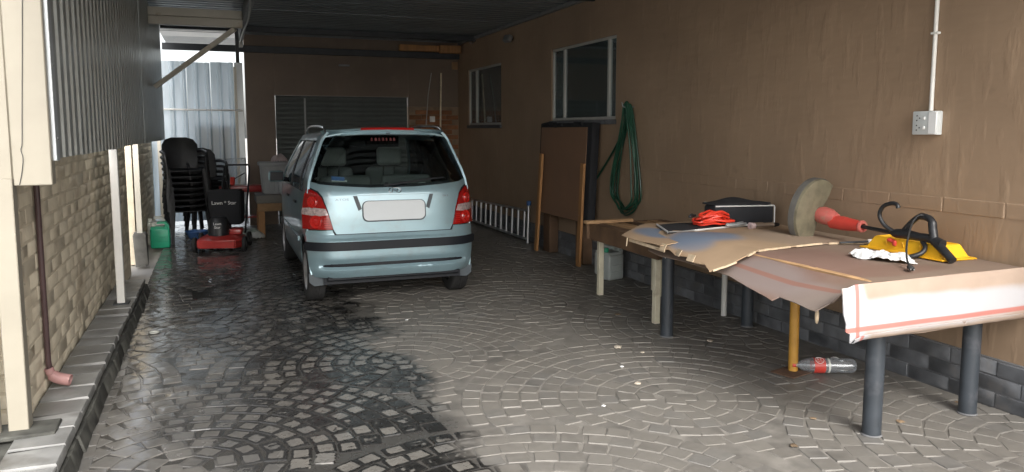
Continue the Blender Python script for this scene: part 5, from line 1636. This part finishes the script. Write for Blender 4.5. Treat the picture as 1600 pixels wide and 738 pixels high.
# ---- lawn mower
t = thing('lawn_mower', 'red rotary lawn mower with black grass catcher by the chair stack', 'lawn mower', (.03, 10.62, 0), -.16)
b = MB()
hexa = [(-.26, -.30), (.20, -.33), (.27, -.22), (.27, .22), (.20, .30), (-.22, .30), (-.29, .18), (-.29, -.20)]
lo = [b.bm.verts.new((x, y, .055)) for x, y in hexa]
m1 = [b.bm.verts.new((x, y, .15)) for x, y in hexa]
m2 = [b.bm.verts.new((x * .9, y * .9, .165)) for x, y in hexa]
m3 = [b.bm.verts.new((x * .62, y * .62, .20)) for x, y in hexa]
for A, B in ((lo, m1), (m1, m2), (m2, m3)):
    for i in range(8): b.bm.faces.new((A[i], A[(i + 1) % 8], B[(i + 1) % 8], B[i]))
b.bm.faces.new(m3); b.bm.faces.new(lo[::-1])
bmesh.ops.bevel(b.bm, geom=b.bm.edges[:], offset=.012, segments=2, affect='EDGES')
dk = b.build('deck', 'red_paint', t)
b = MB(); b.box(.05, .25, -.10, .12, .195, .275, .02, 2); b.build('discharge_cover', 'red_paint', dk)
for (x, y) in ((-.31, -.20), (.30, -.22), (-.31, .26), (.30, .26)):
    b = MB(); Mw = Matrix.Translation((x, y, .095)) @ Matrix.Rotation(math.pi / 2, 4, 'Y'); b.lathe([(.05, -.022), (.085, -.024), (.095, -.014), (.095, .014), (.085, .024), (.05, .022)], Mw, 22, True); w = b.build('wheel', 'black_rub', t)
    b = MB(); b.lathe([(0, -.018), (.05, -.018), (.052, .018), (.02, .024), (0, .024)], Mw, 18); b.build('hub', 'steel_grey', w)
b = MB(); b.lathe([(.135, .0), (.135, .10), (.125, .13), (.115, .20), (.09, .235), (0, .245)], Matrix.Translation((-.03, -.06, .19)) , 24); en = b.build('motor_cover', 'black_pl', t)
Ft = Matrix.Translation((-.03, -.187, .33)) @ Matrix.Rotation(math.radians(80), 4, 'X')
text('motor_print', 'Lawn\nStar', .046, Ft, 'white_ink', en, .001)
b = MB(); b.prism([(-.17, .22, .29), (.20, .22, .29), (.21, .20, .76), (-.20, .20, .76)], (0, .42, -.02)); bmesh.ops.bevel(b.bm, geom=b.bm.edges[:], offset=.02, segments=2, affect='EDGES'); gc = b.build('grass_catcher', 'black_fab', t)
text('catcher_print', 'Lawn * Star', .066, Matrix.Translation((0.0, .205, .585)) @ Matrix.Rotation(math.radians(92), 4, 'X'), 'white_ink', gc, .001)
b = MB()
hp = [(-.13, .25, .18), (-.14, .60, .70), (-.13, .84, 1.03), (-.10, .88, 1.06), (.18, .88, 1.06), (.20, .84, 1.03), (.20, .60, .70), (.19, .25, .18)]
b.tube([V(p) + V((.06, 0, 0)) for p in hp], .013, 10); hd = b.build('handle', 'black_pl', t)
b = MB(); b.tube([(.0, .60, .72), (.05, .72, .86), (.20, .80, .95)], .008, 8); b.build('bail_lever', 'chrome', hd)
b = MB(); b.obox((.05, .70, .84), (.06, .05, .12), Euler((-.6, 0, 0)), .012, 2); b.build('switch_box', 'red_pl', hd)
# ---- low bench with tubs
t = thing('low_bench', 'low bench with thick grey top and timber legs beside the car', 'bench', (.86, 11.62, 0))
b = MB(); b.box(-.36, .46, -.14, .48, .50, .615, .012, 2); b.build('top', 'bench_top', t)
b = MB(); b.box(-.345, .44, -.12, -.08, .385, .498, .004); b.build('front_apron', 'wood_tan', t)
for (x, y) in ((-.29, -.05), (.40, -.05), (-.29, .42), (.40, .42)):
    b = MB(); b.box(x - .045, x + .045, y - .02, y + .05, 0, .384, .005); b.build('leg', 'wood_or', t)
for (nm, lb_, x, y, w, d, h, m) in (('storage_tub', 'tall grey plastic tub with lid on the low bench', .78, 11.86, .40, .36, .45, 'grey_tub'), ('storage_tub', 'pale ribbed plastic tub at the front of the low bench', .98, 11.64, .34, .22, .27, 'pale_tub')):
    t = thing(nm, lb_, 'tub', (x, y, .617))
    b = MB(); A = []
    for (k, z) in ((.86, 0), (1.0, h)):
        A.append([b.bm.verts.new((sx * w / 2 * k, sy * d / 2 * k, z)) for sx, sy in ((-1, -1), (1, -1), (1, 1), (-1, 1))])
    for i in range(4): b.bm.faces.new((A[0][i], A[0][(i + 1) % 4], A[1][(i + 1) % 4], A[1][i]))
    b.bm.faces.new(A[0][::-1]); b.bm.faces.new(A[1])
    bmesh.ops.bevel(b.bm, geom=b.bm.edges[:], offset=.02, segments=2, affect='EDGES'); b.build('body', m, t)
    b = MB(); b.box(-w / 2 - .02, w / 2 + .02, -d / 2 - .02, d / 2 + .02, h - .045, h + .012, .012, 2); b.build('lid', m, t)
    for k in range(-2, 3):
        b = MB(); b.bar((k * w * .17, -d * .435, .03), (k * w * .19, -d * .492, h - .06), .018, .010, (0, 1, 0), .003); b.build('rib', m, t)
def cl2(x, y):
    e = max(0, 1 - (x / .12) ** 2 - (y / .10) ** 2)
    return (x, y, .004 + .10 * e ** .5 + .02 * math.sin(x * 50 + y * 30) * e)
b = MB(); b.patch([(.12 * math.cos(a), .10 * math.sin(a)) for a in [i * math.pi / 10 for i in range(20)]], cl2, (.015, .015), .005, (0, 0, 1)); tag(b.build('cloth', 'cloth_p', loc=(.86, 11.88, 1.081)), 'pinkish grey cloth bundled on top of the tall tub', 'cloth')
# ---- red steel trolley behind, bag on the floor, oddments under the bench
t = thing('red_trolley', 'red metal trolley standing behind the lawn mower', 'trolley', (.33, 12.55, 0))
b = MB(); b.box(-.32, .32, -.14, .14, .60, .70, .01, 2); b.build('tray', 'red_paint', t)
for (x, y) in ((-.29, -.11), (.29, -.11), (-.29, .11), (.29, .11)):
    b = MB(); b.tube([(x, y, 0), (x, y, .598)], .014, 8); b.build('leg', 'red_paint', t)
b = MB(); b.box(-.30, .30, -.12, .12, .2, .225, .004); b.build('lower_shelf', 'red_paint', t)
def bagf(x, y):
    e = max(0, 1 - (x / .19) ** 2 - (y / .15) ** 2)
    return (x, y, .004 + .13 * e ** .5 + .02 * math.sin(x * 35 + y * 20) * e)
b = MB(); b.patch([(.19 * math.cos(a), .15 * math.sin(a)) for a in [i * math.pi / 10 for i in range(20)]], bagf, (.02, .02), .006, (0, 0, 1)); tag(b.build('sack', mat('green_white_sack', (.34, .40, .34), .7, var=.3, vscale=9, dirt=(.6, .62, .6), dscale=5, dlo=.48, dhi=.56), loc=(.42, 11.55, 0)), 'small greenish white sack slumped on the floor beside the mower', 'sack')
t = thing('white_bucket', 'pale bucket standing under the low bench', 'bucket', (.98, 11.80, 0))
b = MB(); b.lathe([(0, 0), (.10, 0), (.125, .25), (.135, .255), (.135, .27), (.118, .27), (.095, .01), (0, .01)], None, 24); b.build('pail', 'pale_tub', t)
b = MB(); b.tube([(.13 * math.cos(a), .02, .25 + .10 * math.sin(a)) for a in [i * math.pi / 12 for i in range(13)]], .003, 6); b.build('handle', 'chrome', t)
# ---- litter
LIT = [(3.33, 4.62, .022, 'litter'), (2.62, 4.72, .028, 'litter'), (2.72, 4.55, .016, 'litter'), (2.43, 4.32, .012, 'cloth_w'), (2.35, 3.98, .020, 'litter'), (1.40, 6.05, .012, 'cloth_w'), (3.86, 3.95, .028, 'cloth_w'), (1.98, 3.72, .012, 'cloth_w')]
for i, (x, y, s, m) in enumerate(LIT): litter(x, y, s, m, 'scrap of pale litter lying on the cobbles', 'litter', 'scraps on the cobbles')
for (x, y) in ((3.35, 2.95), (2.95, 3.15), (3.9, 3.05), (2.6, 2.9), (3.1, 5.6)):
    litter(x, y, random.uniform(.012, .026), 'leaf', 'small dry brown leaf scrap lying on the cobbles', 'leaf', 'leaf scraps on the cobbles', .15)
b = MB(); b.lathe([(0, .002), (.03, .002), (.036, .006), (.036, .012), (.03, .012), (.028, .006), (0, .006)], None, 20); tag(b.build('jar_lid', 'white_pl', loc=(-.50, 6.35, 0.0)), 'round white jar lid lying on the wet stones by the kerb', 'lid')
